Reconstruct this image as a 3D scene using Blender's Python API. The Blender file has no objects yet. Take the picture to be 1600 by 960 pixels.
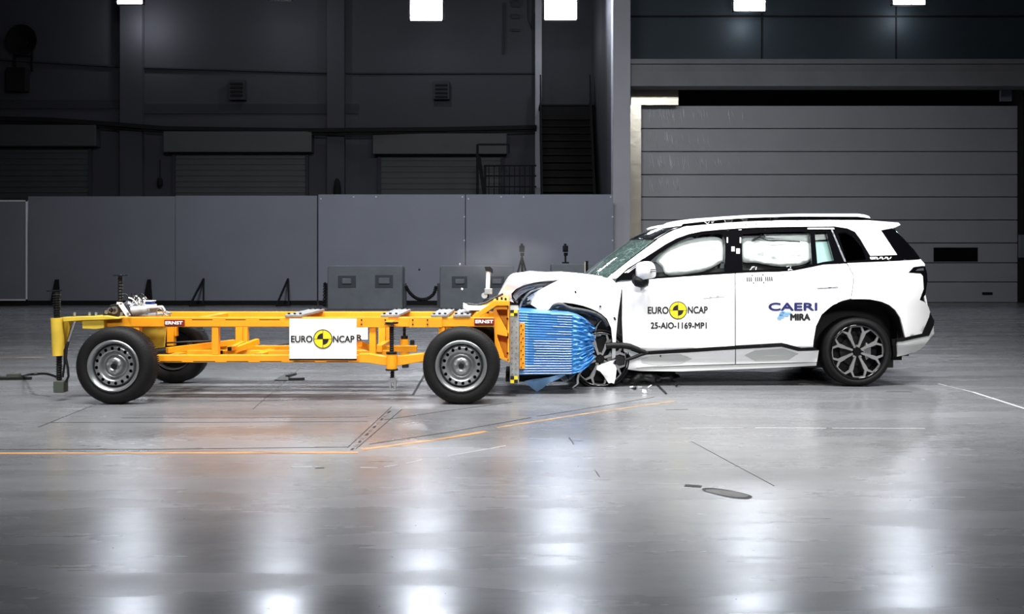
import bpy, bmesh, math, random
from mathutils import Vector, Matrix, noise
from mathutils.geometry import delaunay_2d_cdt
R_ = random.Random(7)
PI = math.pi
S = bpy.context.scene
COL = S.collection
# ------------------------------------------------------------------ camera, world, lights, exposure
F, CX, CY, H = 1535.0, 800.0, 410.0, 1.25
cd = bpy.data.cameras.new('camera'); cam = bpy.data.objects.new('camera', cd); COL.objects.link(cam)
cam.location = (0, 0, H); cam.rotation_euler = (PI/2, 0, 0)
cd.sensor_width = 36; cd.lens = F/1600*36; cd.shift_y = -70/1600; cd.clip_end = 200
S.camera = cam
S.view_settings.view_transform = 'Standard'; S.view_settings.look = 'None'
S.view_settings.gamma = 1; S.view_settings.use_curve_mapping = False
S.view_settings.exposure = 0.0
w = bpy.data.worlds.new('world'); S.world = w; w.use_nodes = True
w.node_tree.nodes['Background'].inputs[0].default_value = (.5, .55, .65, 1)
w.node_tree.nodes['Background'].inputs[1].default_value = .02
def area(x, y, z, sx, sy, power, tgt, col=(1, .985, .97), spread=PI):
    l = bpy.data.lights.new('ceiling_light', 'AREA'); l.shape = 'RECTANGLE'; l.size = sx; l.size_y = sy
    l.energy = power; l.color = col; l.spread = spread
    o = bpy.data.objects.new('ceiling_light', l); COL.objects.link(o); o.location = (x, y, z)
    o.rotation_euler = (Vector(tgt)-Vector((x, y, z))).to_track_quat('-Z', 'Y').to_euler()
    return o
for x in (-4.6, -1.5, 1.6, 4.7):
    area(x, 6.6, 7.6, 1.8, 1.0, 175, (x*.85, 9.6, .6), spread=1.6)
for x in (-3.6, 0.2, 4.0):  # fill lights added behind the camera to brighten car sides and airbags
    area(x, -2.2, 5.6, 1.8, 1.0, 24, (x*.8, 9.9, 1.2), spread=.6)
for x in (-3.6, 0, 3.6):
    area(x, 11.2, 8.4, 2.0, 1.2, 190, (x, 10.6, 0))
for x in (-6, 0, 6):  # separate row put in out of view to light the screen panels
    area(x, 17, 9.2, 2.0, 1.2, 165, (x*1.2, 28.5, .2), (.93, .95, 1.0), 1.9)

# ------------------------------------------------------------------ helpers
def W(px, py, Y): return Vector(((px-CX)*Y/F, Y, H-(py-CY)*Y/F))
def G(px, py, z=0.0):
    Y = F*(H-z)/(py-CY); return Vector(((px-CX)*Y/F, Y, z))
def lin(c):
    return tuple(((v/255)/12.92 if v/255 <= .04045 else ((v/255+.055)/1.055)**2.4) for v in c)+(1,)
def mat(name, c, rough=.5, metal=0, coat=0, var=0, vscale=6, bump=0, bscale=40, stretch=(1, 1, 1), spec=.5):
    m = bpy.data.materials.new(name); m.use_nodes = True; nt = m.node_tree; b = nt.nodes['Principled BSDF']
    b.inputs['Base Color'].default_value = lin(c); b.inputs['Roughness'].default_value = rough
    b.inputs['Metallic'].default_value = metal; b.inputs['Coat Weight'].default_value = coat
    b.inputs['Coat Roughness'].default_value = .06; b.inputs['Specular IOR Level'].default_value = spec
    tc = nt.nodes.new('ShaderNodeTexCoord'); mp = nt.nodes.new('ShaderNodeMapping'); mp.inputs['Scale'].default_value = stretch
    nt.links.new(tc.outputs['Object'], mp.inputs[0])
    if var:
        n = nt.nodes.new('ShaderNodeTexNoise'); n.inputs['Scale'].default_value = vscale; n.inputs['Detail'].default_value = 6
        nt.links.new(mp.outputs[0], n.inputs['Vector'])
        r = nt.nodes.new('ShaderNodeValToRGB'); r.color_ramp.elements[0].position = .32; r.color_ramp.elements[1].position = .68
        L = lin(c); r.color_ramp.elements[0].color = tuple(v*(1-var) for v in L[:3])+(1,)
        r.color_ramp.elements[1].color = tuple(min(1, v*(1+var*.6)) for v in L[:3])+(1,)
        nt.links.new(n.outputs['Fac'], r.inputs[0]); nt.links.new(r.outputs[0], b.inputs['Base Color'])
    if bump:
        n = nt.nodes.new('ShaderNodeTexNoise'); n.inputs['Scale'].default_value = bscale; n.inputs['Detail'].default_value = 4
        nt.links.new(mp.outputs[0], n.inputs['Vector'])
        bp = nt.nodes.new('ShaderNodeBump'); bp.inputs['Strength'].default_value = bump; bp.inputs['Distance'].default_value = .02
        nt.links.new(n.outputs['Fac'], bp.inputs['Height']); nt.links.new(bp.outputs[0], b.inputs['Normal'])
    return m
def glassmat(name, tint, fac_gloss=.12, rough=.02, ior=1.45):
    m = bpy.data.materials.new(name); m.use_nodes = True; nt = m.node_tree; nt.nodes.clear()
    o = nt.nodes.new('ShaderNodeOutputMaterial'); t = nt.nodes.new('ShaderNodeBsdfTransparent'); g = nt.nodes.new('ShaderNodeBsdfGlossy')
    t.inputs[0].default_value = lin(tint); g.inputs['Roughness'].default_value = rough; g.inputs[0].default_value = (.9, .95, .95, 1)
    mx = nt.nodes.new('ShaderNodeMixShader'); lw = nt.nodes.new('ShaderNodeFresnel'); lw.inputs[0].default_value = ior
    ad = nt.nodes.new('ShaderNodeMath'); ad.operation = 'ADD'; ad.inputs[1].default_value = fac_gloss-.04; ad.use_clamp = True
    nt.links.new(lw.outputs[0], ad.inputs[0]); nt.links.new(ad.outputs[0], mx.inputs[0])
    nt.links.new(t.outputs[0], mx.inputs[1]); nt.links.new(g.outputs[0], mx.inputs[2]); nt.links.new(mx.outputs[0], o.inputs[0])
    return m
def emis(name, c, s):
    m = bpy.data.materials.new(name); m.use_nodes = True; b = m.node_tree.nodes['Principled BSDF']
    b.inputs['Base Color'].default_value = (.8, .8, .8, 1)
    b.inputs['Emission Color'].default_value = lin(c); b.inputs['Emission Strength'].default_value = s
    return m
M = dict(
 paint=mat('white car paint', (236, 237, 238), .3, coat=.6),
 paint2=mat('pale grey car cladding', (206, 209, 208), .4),
 paint3=mat('satin silver grey cladding insert', (188, 190, 190), .5),  # white cladding greyed, facet shading put into the colour
 black=mat('black trim plastic', (8, 8, 9), .55, spec=.25),
 gloss=mat('gloss black trim', (7, 7, 10), .12, coat=.5),
 dark=mat('dark inner body', (10, 10, 11), .8),
 wreck=mat('torn dark plastic', (26, 27, 30), .45, bump=.5, bscale=12, var=.5),
 wreckg=mat('torn grey metal', (120, 124, 130), .35, metal=.6, bump=.4, bscale=14),
 bag=mat('airbag cloth', (244, 247, 248), .85, bump=.25, bscale=9),
 yel=mat('orange yellow frame paint', (240, 158, 26), .38, coat=.2, var=.12, vscale=5),
 yel2=mat('pale yellow jack paint', (224, 190, 66), .4, coat=.2, var=.16, vscale=7),
 steel=mat('bare steel', (176, 178, 180), .38, metal=.7, var=.2, vscale=14),
 galv=mat('galvanised plate', (150, 152, 152), .5, metal=.35, var=.3, vscale=22),
 rim=mat('silver wheel paint', (158, 160, 162), .3, metal=.75),
 alloy=mat('machined alloy', (168, 168, 170), .3, metal=.7),
 tyre=mat('tyre rubber', (9, 9, 10), .65, bump=.15, bscale=60, spec=.3),
 screw=mat('dark greasy screw', (26, 26, 28), .4, metal=.4, bump=.2),
 foot=mat('grey green jack foot', (70, 76, 68), .6),
 white=mat('white sign board', (240, 240, 238), .5),
 ink=mat('black lettering', (12, 12, 14), .5),
 navy=mat('navy lettering', (22, 26, 92), .5),
 sky=mat('light blue logo', (120, 170, 215), .5),
 tyel=mat('target yellow', (245, 212, 30), .5),
 red=mat('dark red name plate', (128, 22, 22), .45),
 blue=mat('blue honeycomb cladding', (58, 132, 200), .36, metal=.1, coat=.15, var=.16, vscale=7, bump=.12, bscale=25, stretch=(1, 1, 5)),
 bluelt=mat('bright aluminium cell edges', (188, 205, 232), .3, metal=.5),
 bluegr=mat('bent blue grey foil', (130, 172, 214), .35, metal=.1, bump=.3, bscale=7),
 panel=mat('grey screen panel', (122, 125, 135), .75, var=.06, vscale=.7),
 panel2=mat('grey screen panel pale', (130, 134, 146), .75, var=.06, vscale=.7),
 skirt=mat('black skirt', (6, 6, 7), .9),
 block=mat('grey barrier block', (104, 110, 116), .7, var=.12, vscale=3),
 recess=mat('dark grey recess', (62, 66, 70), .7),
 wall=mat('dark hall wall', (66, 66, 72), .9, var=.1, vscale=.4),
 wall2=mat('dark hall wall band', (52, 52, 58), .9),
 wallT=mat('dark teal wall cladding', (50, 62, 70), .7, var=.1, vscale=.6),
 shutter=mat('grey shutter', (60, 63, 63), .6, var=.08, vscale=1),
 beam=mat('grey concrete beam', (124, 124, 126), .8, var=.1, vscale=1.2),
 column=mat('pale grey column', (168, 168, 174), .8, var=.05, vscale=1),
 door=mat('grey sectional door', (160, 160, 164), .5, var=.05, vscale=.8),
 chrome=mat('bright door guide', (190, 184, 168), .3, metal=.8, bump=.4, bscale=3),
 glass=glassmat('clear green car glass', (252, 254, 253), .045, ior=1.13),
 glassd=glassmat('smoked car glass', (110, 118, 124), .12),
 wsg=None,
 cable=mat('black cable', (8, 8, 9), .5),
 film=mat('loose clear film', (214, 214, 218), .25),
 orange2=mat('faded orange floor paint', (160, 132, 100), .45, var=.4, vscale=7, stretch=(.6, 3, 1)),
 orange=mat('worn orange floor tape', (186, 138, 84), .45, var=.5, vscale=5, stretch=(.6, 3, 1)),
 groove=mat('dark floor joint', (30, 31, 32), .7),
 chalk=mat('white scuff line', (205, 208, 212), .5),
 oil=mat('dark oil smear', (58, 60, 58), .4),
 patch=mat('worn patch filler', (98, 98, 94), .55, var=.3, vscale=12),
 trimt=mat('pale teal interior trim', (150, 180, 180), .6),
 bluebox=mat('blue box', (28, 66, 150), .4),
)

def cracked():
    m = glassmat('cracked windscreen glass', (202, 214, 211), .05); nt = m.node_tree; out = [n for n in nt.nodes if n.type == 'OUTPUT_MATERIAL'][0]
    src = out.inputs[0].links[0].from_socket; fr = [n for n in nt.nodes if n.type == 'FRESNEL'][0]; fr.inputs[0].default_value = 1.12
    d = nt.nodes.new('ShaderNodeBsdfDiffuse'); d.inputs[0].default_value = lin((150, 172, 168)); mx = nt.nodes.new('ShaderNodeMixShader')
    v = nt.nodes.new('ShaderNodeTexVoronoi'); v.feature = 'DISTANCE_TO_EDGE'; v.inputs['Scale'].default_value = 11
    tc = nt.nodes.new('ShaderNodeTexCoord'); nt.links.new(tc.outputs['Object'], v.inputs['Vector'])
    mr = nt.nodes.new('ShaderNodeMapRange'); mr.inputs[1].default_value = 0; mr.inputs[2].default_value = .02; mr.inputs[3].default_value = .5; mr.inputs[4].default_value = .07
    nt.links.new(v.outputs['Distance'], mr.inputs[0]); nt.links.new(mr.outputs[0], mx.inputs[0]); nt.links.new(src, mx.inputs[1]); nt.links.new(d.outputs[0], mx.inputs[2]); nt.links.new(mx.outputs[0], out.inputs[0])
    return m
M['wsg'] = cracked()
class MB:
    def __init__(s): s.v = []; s.f = []; s.sm = []
    def add(s, vs, fs, smooth=False):
        o = len(s.v); s.v += [Vector(v) for v in vs]
        for f in fs: s.f.append([i+o for i in f]); s.sm.append(smooth)
        return s
    def box(s, x0, x1, y0, y1, z0, z1):
        x0, x1 = sorted((x0, x1)); y0, y1 = sorted((y0, y1)); z0, z1 = sorted((z0, z1))
        return s.add([(x0,y0,z0),(x1,y0,z0),(x1,y1,z0),(x0,y1,z0),(x0,y0,z1),(x1,y0,z1),(x1,y1,z1),(x0,y1,z1)],
              [(0,3,2,1),(4,5,6,7),(0,1,5,4),(1,2,6,5),(2,3,7,6),(3,0,4,7)])
    def pbox(s, px0, py0, px1, py1, Y, d):       # a box whose near face fills a pixel rectangle at depth Y
        a = W(px0, py0, Y); b = W(px1, py1, Y); return s.box(a.x, b.x, Y, Y+d, b.z, a.z)
    def prism(s, pts, y0, y1):                   # pts: list of (x,z); any outline
        n = len(pts); ar = sum(pts[i][0]*pts[(i+1)%n][1]-pts[(i+1)%n][0]*pts[i][1] for i in range(n))
        if ar < 0: pts = pts[::-1]
        vs = [(p[0], y0, p[1]) for p in pts]+[(p[0], y1, p[1]) for p in pts]
        fs = [tuple(range(n)), tuple(range(2*n-1, n-1, -1))]+[(i, i+n, (i+1)%n+n, (i+1)%n) for i in range(n)]
        return s.add(vs, fs)
    def pprism(s, px, Y, d):
        q = [W(a, b, Y) for a, b in px]; return s.prism([(v.x, v.z) for v in q], Y, Y+d)
    def bar(s, p, q, w_, h_=None):
        p = Vector(p); q = Vector(q); h_ = h_ or w_; d = (q-p).normalized()
        up = Vector((0, 0, 1)) if abs(d.z) < .95 else Vector((0, 1, 0))
        a = d.cross(up).normalized()*w_/2; b = a.cross(d).normalized()*h_/2
        vs = [p-a-b, p+a-b, p+a+b, p-a+b, q-a-b, q+a-b, q+a+b, q-a+b]
        return s.add(vs, [(0,1,2,3),(7,6,5,4),(0,4,5,1),(1,5,6,2),(2,6,7,3),(3,7,4,0)])
    def cyl(s, p, q, r, r2=None, n=20, cap=True):
        p = Vector(p); q = Vector(q); r2 = r if r2 is None else r2; d = (q-p).normalized()
        up = Vector((0, 0, 1)) if abs(d.z) < .95 else Vector((0, 1, 0))
        a = d.cross(up).normalized(); b = a.cross(d).normalized()
        c = [a*math.cos(2*PI*i/n)+b*math.sin(2*PI*i/n) for i in range(n)]
        s.add([p+v*r for v in c]+[q+v*r2 for v in c], [(i, i+n, (i+1)%n+n, (i+1)%n) for i in range(n)], True)
        if cap: s.add([p+v*r for v in c], [tuple(range(n))]); s.add([q+v*r2 for v in c], [tuple(range(n-1, -1, -1))])
        return s
    def tube(s, pts, r, n=8):
        pts = [Vector(p) for p in pts]; rings = []
        for i, p in enumerate(pts):
            d = (pts[min(i+1, len(pts)-1)]-pts[max(i-1, 0)]).normalized()
            up = Vector((0, 0, 1)) if abs(d.z) < .9 else Vector((0, 1, 0))
            a = d.cross(up).normalized(); b = a.cross(d).normalized(); rr = r[i] if isinstance(r, (list, tuple)) else r
            rings.append([p+(a*math.cos(2*PI*k/n)+b*math.sin(2*PI*k/n))*rr for k in range(n)])
        vs = [v for g in rings for v in g]; fs = []
        for i in range(len(pts)-1):
            for k in range(n): fs.append((i*n+k, (i+1)*n+k, (i+1)*n+(k+1)%n, i*n+(k+1)%n))
        s.add(vs, fs, True); s.add(rings[0], [tuple(range(n))]); s.add(rings[-1], [tuple(range(n-1, -1, -1))])
        return s
    def lathe(s, prof, c, n=64, smooth=True):    # about the Y axis; prof = (r, y)
        c = Vector(c); vs = []; k = len(prof)
        for i in range(n):
            a = 2*PI*i/n
            for r, y in prof: vs.append(c+Vector((r*math.cos(a), y, r*math.sin(a))))
        fs = [(i*k+j, ((i+1)%n)*k+j, ((i+1)%n)*k+j+1, i*k+j+1) for i in range(n) for j in range(k-1)]
        return s.add(vs, fs, smooth)
    def blob(s, c, r, seed=0, amp=.25, fr=2.0, sub=3, lo=None):
        bm = bmesh.new(); bmesh.ops.create_icosphere(bm, subdivisions=sub, radius=1)
        vs = []
        for v in bm.verts:
            k = 1+amp*noise.noise(v.co*fr+Vector((seed*7.1, seed*3.3, 0)))*2
            p = Vector((v.co.x*r[0]*k, v.co.y*r[1]*k, v.co.z*r[2]*k))+Vector(c)
            if lo is not None: p.z = max(p.z, lo)
            vs.append(p)
        fs = [[v.index for v in f.verts] for f in bm.faces]; bm.free(); return s.add(vs, fs, True)
    def build(s, name, m, parent=None, bevel=0, label=None, recalc=True):
        me = bpy.data.meshes.new(name); org = Vector((0, 0, 0)); p = parent
        while p is not None: org += p.location; p = p.parent
        me.from_pydata([v-org for v in s.v], [], s.f)
        for i, p in enumerate(me.polygons): p.use_smooth = s.sm[i]
        if recalc:
            bm = bmesh.new(); bm.from_mesh(me); bmesh.ops.recalc_face_normals(bm, faces=bm.faces); bm.to_mesh(me); bm.free()
        me.materials.append(M[m] if isinstance(m, str) else m)
        o = bpy.data.objects.new(name, me); COL.objects.link(o); o.parent = parent
        if bevel:
            b = o.modifiers.new('bevel', 'BEVEL'); b.width = bevel; b.segments = 2; b.limit_method = 'ANGLE'; b.angle_limit = .6
        if label: o['label'] = label
        return o
def root(name, loc, label, cat, group=None):
    o = bpy.data.objects.new(name, None); COL.objects.link(o); o.location = loc; o.empty_display_size = .2
    return tag(o, label, cat, group)
def tag(o, label, cat, group=None, kind=None):
    o['label'] = label; o['category'] = cat
    if group: o['group'] = group
    if kind: o['kind'] = kind
    return o
def struct(o): o['kind'] = 'structure'; return o
def inside(p, poly):
    c = False; n = len(poly); j = n-1
    for i in range(n):
        a, b = poly[i], poly[j]
        if (a[1] > p[1]) != (b[1] > p[1]) and p[0] < (b[0]-a[0])*(p[1]-a[1])/(b[1]-a[1])+a[0]: c = not c
        j = i
    return c
def dens(poly, sp, closed=True):
    out = []; n = len(poly)
    for i in range(n if closed else n-1):
        a, b = poly[i], poly[(i+1) % n]; L = math.hypot(b[0]-a[0], b[1]-a[1]); k = max(1, int(L/sp+.5))
        for t in range(k): out.append((a[0]+(b[0]-a[0])*t/k, a[1]+(b[1]-a[1])*t/k))
    if not closed: out.append(poly[-1])
    return out
def smooth_poly(pts, closed=False, k=4):
    n = len(pts); out = []
    for i in range(n if closed else n-1):
        g = lambda j: pts[j % n] if closed else pts[max(0, min(n-1, j))]
        p0, p1, p2, p3 = g(i-1), g(i), g(i+1), g(i+2)
        for t in range(k):
            u = t/k
            out.append(tuple(.5*((2*p1[d])+(-p0[d]+p2[d])*u+(2*p0[d]-5*p1[d]+4*p2[d]-p3[d])*u*u+(-p0[d]+3*p1[d]-3*p2[d]+p3[d])*u**3) for d in range(len(p1))))
    if not closed: out.append(tuple(pts[-1]))
    return out
def tri_fill(poly, holes=(), sp=6):
    loops = [dens(poly, sp)]+[dens(h, sp) for h in holes]
    vs = []; es = []
    for L in loops:
        o = len(vs); vs += L; es += [(o+i, o+(i+1) % len(L)) for i in range(len(L))]
    x0 = min(p[0] for p in poly); x1 = max(p[0] for p in poly); y0 = min(p[1] for p in poly); y1 = max(p[1] for p in poly)
    bnd = list(vs); y = y0+sp/2; r = 0
    while y < y1:
        x = x0+sp*(.5 if r % 2 else 0)
        while x < x1:
            if inside((x, y), poly) and not any(inside((x, y), h) for h in holes) and min((b[0]-x)**2+(b[1]-y)**2 for b in bnd) > (sp*.45)**2:
                vs.append((x, y))
            x += sp
        y += sp*.87; r += 1
    ov, oe, of, *_ = delaunay_2d_cdt([Vector(v) for v in vs], es, [], 0, 1e-5)
    keep = []
    for f in of:
        c = (sum(ov[i][0] for i in f)/3, sum(ov[i][1] for i in f)/3)
        if inside(c, poly) and not any(inside(c, h) for h in holes): keep.append(tuple(f))
    return [tuple(v) for v in ov], keep
def sheet(mb, poly, fmap, thick, holes=(), sp=6, tdir=Vector((0, 1, 0))):
    """fills an outline with a fine triangulated skin, mapped to 3D by fmap and given a thickness"""
    v2, tr = tri_fill(poly, holes, sp); P = [Vector(fmap(*p)) for p in v2]; n = len(P)
    mb.add(P, tr, True); mb.add([p+tdir*thick for p in P], [t[::-1] for t in tr], True)
    cnt = {}
    for t in tr:
        for i in range(3):
            e = (t[i], t[(i+1) % 3]); k = (min(e), max(e)); cnt[k] = None if k in cnt else e
    for e in cnt.values():
        if e: mb.add([P[e[0]], P[e[1]], P[e[1]]+tdir*thick, P[e[0]]+tdir*thick], [(0, 3, 2, 1)])
    return mb
def loft(mb, rows, smooth=True, flip=False):
    k = len(rows[0]); vs = [v for r in rows for v in r]
    mb.add(vs, [((i*k+j, i*k+j+1, (i+1)*k+j+1, (i+1)*k+j)) for i in range(len(rows)-1) for j in range(k-1)], smooth); return mb
FONT = None
def text(txt, px0, py0, px1, py1, fmapY, m, parent, name='lettering', bold=.36, depth=.004, label=None, stretch=True):
    """flat raised lettering that fills a pixel box on a surface at depth fmapY(x, z)"""
    cu = bpy.data.curves.new(name, 'FONT'); cu.body = txt; cu.extrude = 0; cu.resolution_u = 6
    to = bpy.data.objects.new(name, cu); COL.objects.link(to); bpy.context.view_layer.update()
    dg = bpy.context.evaluated_depsgraph_get(); me = bpy.data.meshes.new_from_object(to.evaluated_get(dg))
    bpy.data.objects.remove(to); bpy.data.curves.remove(cu)
    xs = [v.co.x for v in me.vertices]; ys = [v.co.y for v in me.vertices]; x0, x1, y0, y1 = min(xs), max(xs), min(ys), max(ys)
    mb = MB(); P = []
    for v in me.vertices:
        px = px0+(v.co.x-x0)/(x1-x0)*(px1-px0); py = py1-(v.co.y-y0)/(y1-y0)*(py1-py0)
        P.append(surf(px, py, fmapY, -depth))
    T_ = [tuple(p.vertices) for p in me.polygons]; s_ = P[0].y/F; mb.add(P, T_)
    if bold:
        for k, (a, b) in enumerate(((1, 0), (-1, 0), (0, 1), (0, -1), (.7, .7), (-.7, .7), (.7, -.7), (-.7, -.7))):
            mb.add([p+Vector((a*bold*s_, -.00005*(k+1), b*bold*s_)) for p in P], T_)
    bpy.data.meshes.remove(me)
    return mb.build(name, m, parent, recalc=False, label=label)
def surf(px, py, fy, off=0.0):
    Y = 9.8
    for _ in range(7):
        p = W(px, py, Y); Y = fy(p.x, p.z)+off
    return W(px, py, Y)

# ------------------------------------------------------------------ setting: floor
def floor_material():
    m = mat('polished grey floor', (118, 120, 124), .3); nt = m.node_tree; b = nt.nodes['Principled BSDF']
    N = nt.nodes.new; L = nt.links.new
    tc = N('ShaderNodeTexCoord')
    def nz(scale, st, det=5, rgh=.55):
        mp = N('ShaderNodeMapping'); mp.inputs['Scale'].default_value = st; L(tc.outputs['Object'], mp.inputs[0])
        n = N('ShaderNodeTexNoise'); n.inputs['Scale'].default_value = scale; n.inputs['Detail'].default_value = det; n.inputs['Roughness'].default_value = rgh
        L(mp.outputs[0], n.inputs['Vector']); return n
    a = nz(.55, (.35, 1.3, 1)); c = nz(9, (.5, 1, 1), 8, .7); d = nz(38, (1, .8, 1), 2)
    r = N('ShaderNodeValToRGB'); r.color_ramp.elements[0].position = .3; r.color_ramp.elements[1].position = .72
    r.color_ramp.elements[0].color = lin((100, 101, 104)); r.color_ramp.elements[1].color = lin((128, 130, 133)); L(a.outputs['Fac'], r.inputs[0])
    r2 = N('ShaderNodeValToRGB'); r2.color_ramp.elements[0].position = .3; r2.color_ramp.elements[1].position = .6
    r2.color_ramp.elements[0].color = (.8, .8, .8, 1); r2.color_ramp.elements[1].color = (1.03, 1.03, 1.03, 1); L(c.outputs['Fac'], r2.inputs[0])
    mu = N('ShaderNodeMixRGB'); mu.blend_type = 'MULTIPLY'; mu.inputs[0].default_value = 1; L(r.outputs[0], mu.inputs[1]); L(r2.outputs[0], mu.inputs[2])
    r3 = N('ShaderNodeValToRGB'); r3.color_ramp.elements[0].position = .235; r3.color_ramp.elements[1].position = .25
    r3.color_ramp.elements[0].color = (.12, .12, .12, 1); r3.color_ramp.elements[1].color = (1, 1, 1, 1); L(d.outputs['Fac'], r3.inputs[0])
    mu2 = N('ShaderNodeMixRGB'); mu2.blend_type = 'MULTIPLY'; mu2.inputs[0].default_value = 1; L(mu.outputs[0], mu2.inputs[1]); L(r3.outputs[0], mu2.inputs[2])
    L(mu2.outputs[0], b.inputs['Base Color'])
    e = nz(1.1, (.4, 2.2, 1), 6); mr = N('ShaderNodeMapRange'); mr.inputs[1].default_value = .3; mr.inputs[2].default_value = .7
    mr.inputs[3].default_value = .2; mr.inputs[4].default_value = .34; L(e.outputs['Fac'], mr.inputs[0]); L(mr.outputs[0], b.inputs['Roughness'])
    bp = N('ShaderNodeBump'); bp.inputs['Strength'].default_value = .12; bp.inputs['Distance'].default_value = .01
    g = nz(2.2, (.5, 3.5, 1), 3); L(g.outputs['Fac'], bp.inputs['Height']); L(bp.outputs[0], b.inputs['Normal'])
    return m
M['floor'] = floor_material()
XL, XR, YB, YF, ZC = -24.0, 20.0, 36.0, -4.0, 12.0
floor = struct(MB().box(XL, XR, YF, YB+1, -.2, 0).build('floor', 'floor'))
def ribbon(name, pts, wd, m, label=None, z=.0015, taper=False):
    mb = MB(); P = [Vector((p[0], p[1], 0)) for p in pts]; n = len(P); A = []; B = []
    for i in range(n):
        d = (P[min(i+1, n-1)]-P[max(i-1, 0)]).normalized(); s_ = Vector((-d.y, d.x, 0)); wq = wd*(0.3+.7*math.sin(PI*(i+.2)/(n-.6))) if taper else wd
        A.append(P[i]+s_*wq/2); B.append(P[i]-s_*wq/2)
    vs = [v+Vector((0, 0, z)) for v in A]+[v+Vector((0, 0, z)) for v in B]+[v-Vector((0, 0, .001)) for v in A]+[v-Vector((0, 0, .001)) for v in B]
    fs = []
    for i in range(n-1):
        fs += [(i, i+1, n+i+1, n+i), (2*n+i, i+0, i+1, 2*n+i+1)[::-1], (n+i, n+i+1, 3*n+i+1, 3*n+i)]
    mb.add(vs, fs); return mb.build(name, m, floor, label=label)
def gl(*pp): return [G(*p) for p in pp]
ribbon('tape_line', gl((-60, 709), (250, 708.5), (560, 707.5)), .055, 'orange', 'worn orange line along the floor')
ribbon('tape_line', gl((565, 703), (680, 688), (760, 674.5)), .05, 'orange')
ribbon('tape_line', gl((775, 669), (900, 649), (1055, 627)), .04, 'orange2')
ribbon('tape_line', gl((-40, 559), (70, 558.5)), .05, 'orange')
for pp, wd in [(((-60, 703), (250, 702.5), (543, 699)), .012), (((577, 694.5), (700, 676), (830, 653)), .014), (((840, 651), (940, 635), (1022, 621)), .012),
               (((190, 653.5), (400, 653), (575, 652)), .007), (((80, 660.5), (330, 660.5), (575, 659)), .011),
               (((600, 656.5), (700, 642), (800, 629)), .013), (((510, 597), (662, 596.5)), .008), (((240, 598), (430, 597)), .006),
               (((645, 618), (664, 585)), .025), (((543, 700), (612, 636)), .007), (((556, 702), (628, 640)), .007),
               (((60, 668), (150, 632)), .01), (((250, 593), (310, 575)), .008), (((395, 640), (470, 575)), .006),
               (((1080, 690), (1210, 760)), .004)]:
    ribbon('floor_joint', gl(*pp), wd, 'groove')
for k in range(11):
    t0 = k/11; t1 = t0+.05; f = lambda t: (549+(612-549)*t, 704+(640-704)*t)
    ribbon('floor_scuff', gl(f(t0), f(t1)), .018, 'patch' if k % 2 else 'groove')
for a, b, c in [((455, 730.5), (488, 730.5), .014), ((492, 730.5), (506, 731), .02), ((563, 731), (590, 731.5), .012), ((600, 730), (622, 727), .012), ((634, 725), (660, 719), .012), ((700, 713), (790, 697), .008),
                ((1060, 669.5), (1160, 669), .008), ((1180, 669), (1290, 669.5), .012), ((1300, 669.5), (1445, 670), .010), ((1466, 600), (1520, 613), .012), ((1520, 613), (1620, 645), .026)]:
    ribbon('floor_scuff', gl(a, b), c, 'chalk', taper=False)
for a, b, c in [((889, 684), (897, 695), .008), ((929, 734), (937, 746), .006), ((493, 731.5), (507, 731.5), .03), ((1392, 601), (1412, 601.5), .03), ((1385, 612), (1425, 613), .02), ((1070, 759), (1096, 761), .05), ((1040, 641), (1075, 640), .012)]:
    ribbon('floor_scuff', gl(a, b), c, 'groove')
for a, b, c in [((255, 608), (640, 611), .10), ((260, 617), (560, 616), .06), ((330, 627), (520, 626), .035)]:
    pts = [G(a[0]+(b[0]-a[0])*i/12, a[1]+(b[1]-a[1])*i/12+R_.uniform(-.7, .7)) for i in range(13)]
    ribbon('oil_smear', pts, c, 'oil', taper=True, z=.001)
rim_pts = [(1098, 764), (1112, 763), (1135, 766), (1160, 771), (1175, 776), (1170, 780), (1145, 779), (1118, 773), (1100, 768)]
rp = smooth_poly(rim_pts, True, 3); mb = MB(); q = [G(*p) for p in rp]; c_ = sum(q, Vector())/len(q)
mb.add([Vector((v.x, v.y, .0012)) for v in q]+[Vector((c_.x+(v.x-c_.x)*.88, c_.y+(v.y-c_.y)*.72, .0012)) for v in q],
       [(i, (i+1) % len(q), (i+1) % len(q)+len(q), i+len(q)) for i in range(len(q))]); mb.build('patch_edge', 'groove', floor)
mb = MB(); mb.add([Vector((c_.x+(v.x-c_.x)*.88, c_.y+(v.y-c_.y)*.72, .0012)) for v in q], [tuple(range(len(q)))]); mb.build('worn_patch', 'patch', floor)

# ------------------------------------------------------------------ setting: walls
def Yw(px): return 35.5 if px > 560 else 35.5-(560-px)*.0043      # the back wall comes a little nearer to the left
xk = (560-800)*35.5/F; xa = -24.0
k_ = (Yw(0)-35.5)/((0-800)*Yw(0)/F-xk); ya = 35.5+k_*(xa-xk)
def wy(x): return 35.5 if x > xk else 35.5+k_*(x-xk)
def WB(px, py, off=0.0):
    Y = 35.0
    for _ in range(8): Y = wy((px-CX)*Y/F)-off
    return W(px, py, Y)
def wquad(mb, x0, y0, x1, y1, d, off=0.0):         # box standing proud of the back wall, from pixel corners
    a = WB(x0, y0, off); b = WB(x1, y0, off); c = WB(x1, y1, off); e = WB(x0, y1, off); t = Vector((0, -d, 0))
    vs = [e+t, c+t, b+t, a+t, e, c, b, a]
    return mb.add(vs, [(0,1,2,3),(7,6,5,4),(0,4,5,1),(1,5,6,2),(2,6,7,3),(3,7,4,0)])
mb = MB(); vs = [(xa, ya), (xk, 35.5), (3.3, 35.5), (3.3, 36), (xk, 36), (xa, 36)]
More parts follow.
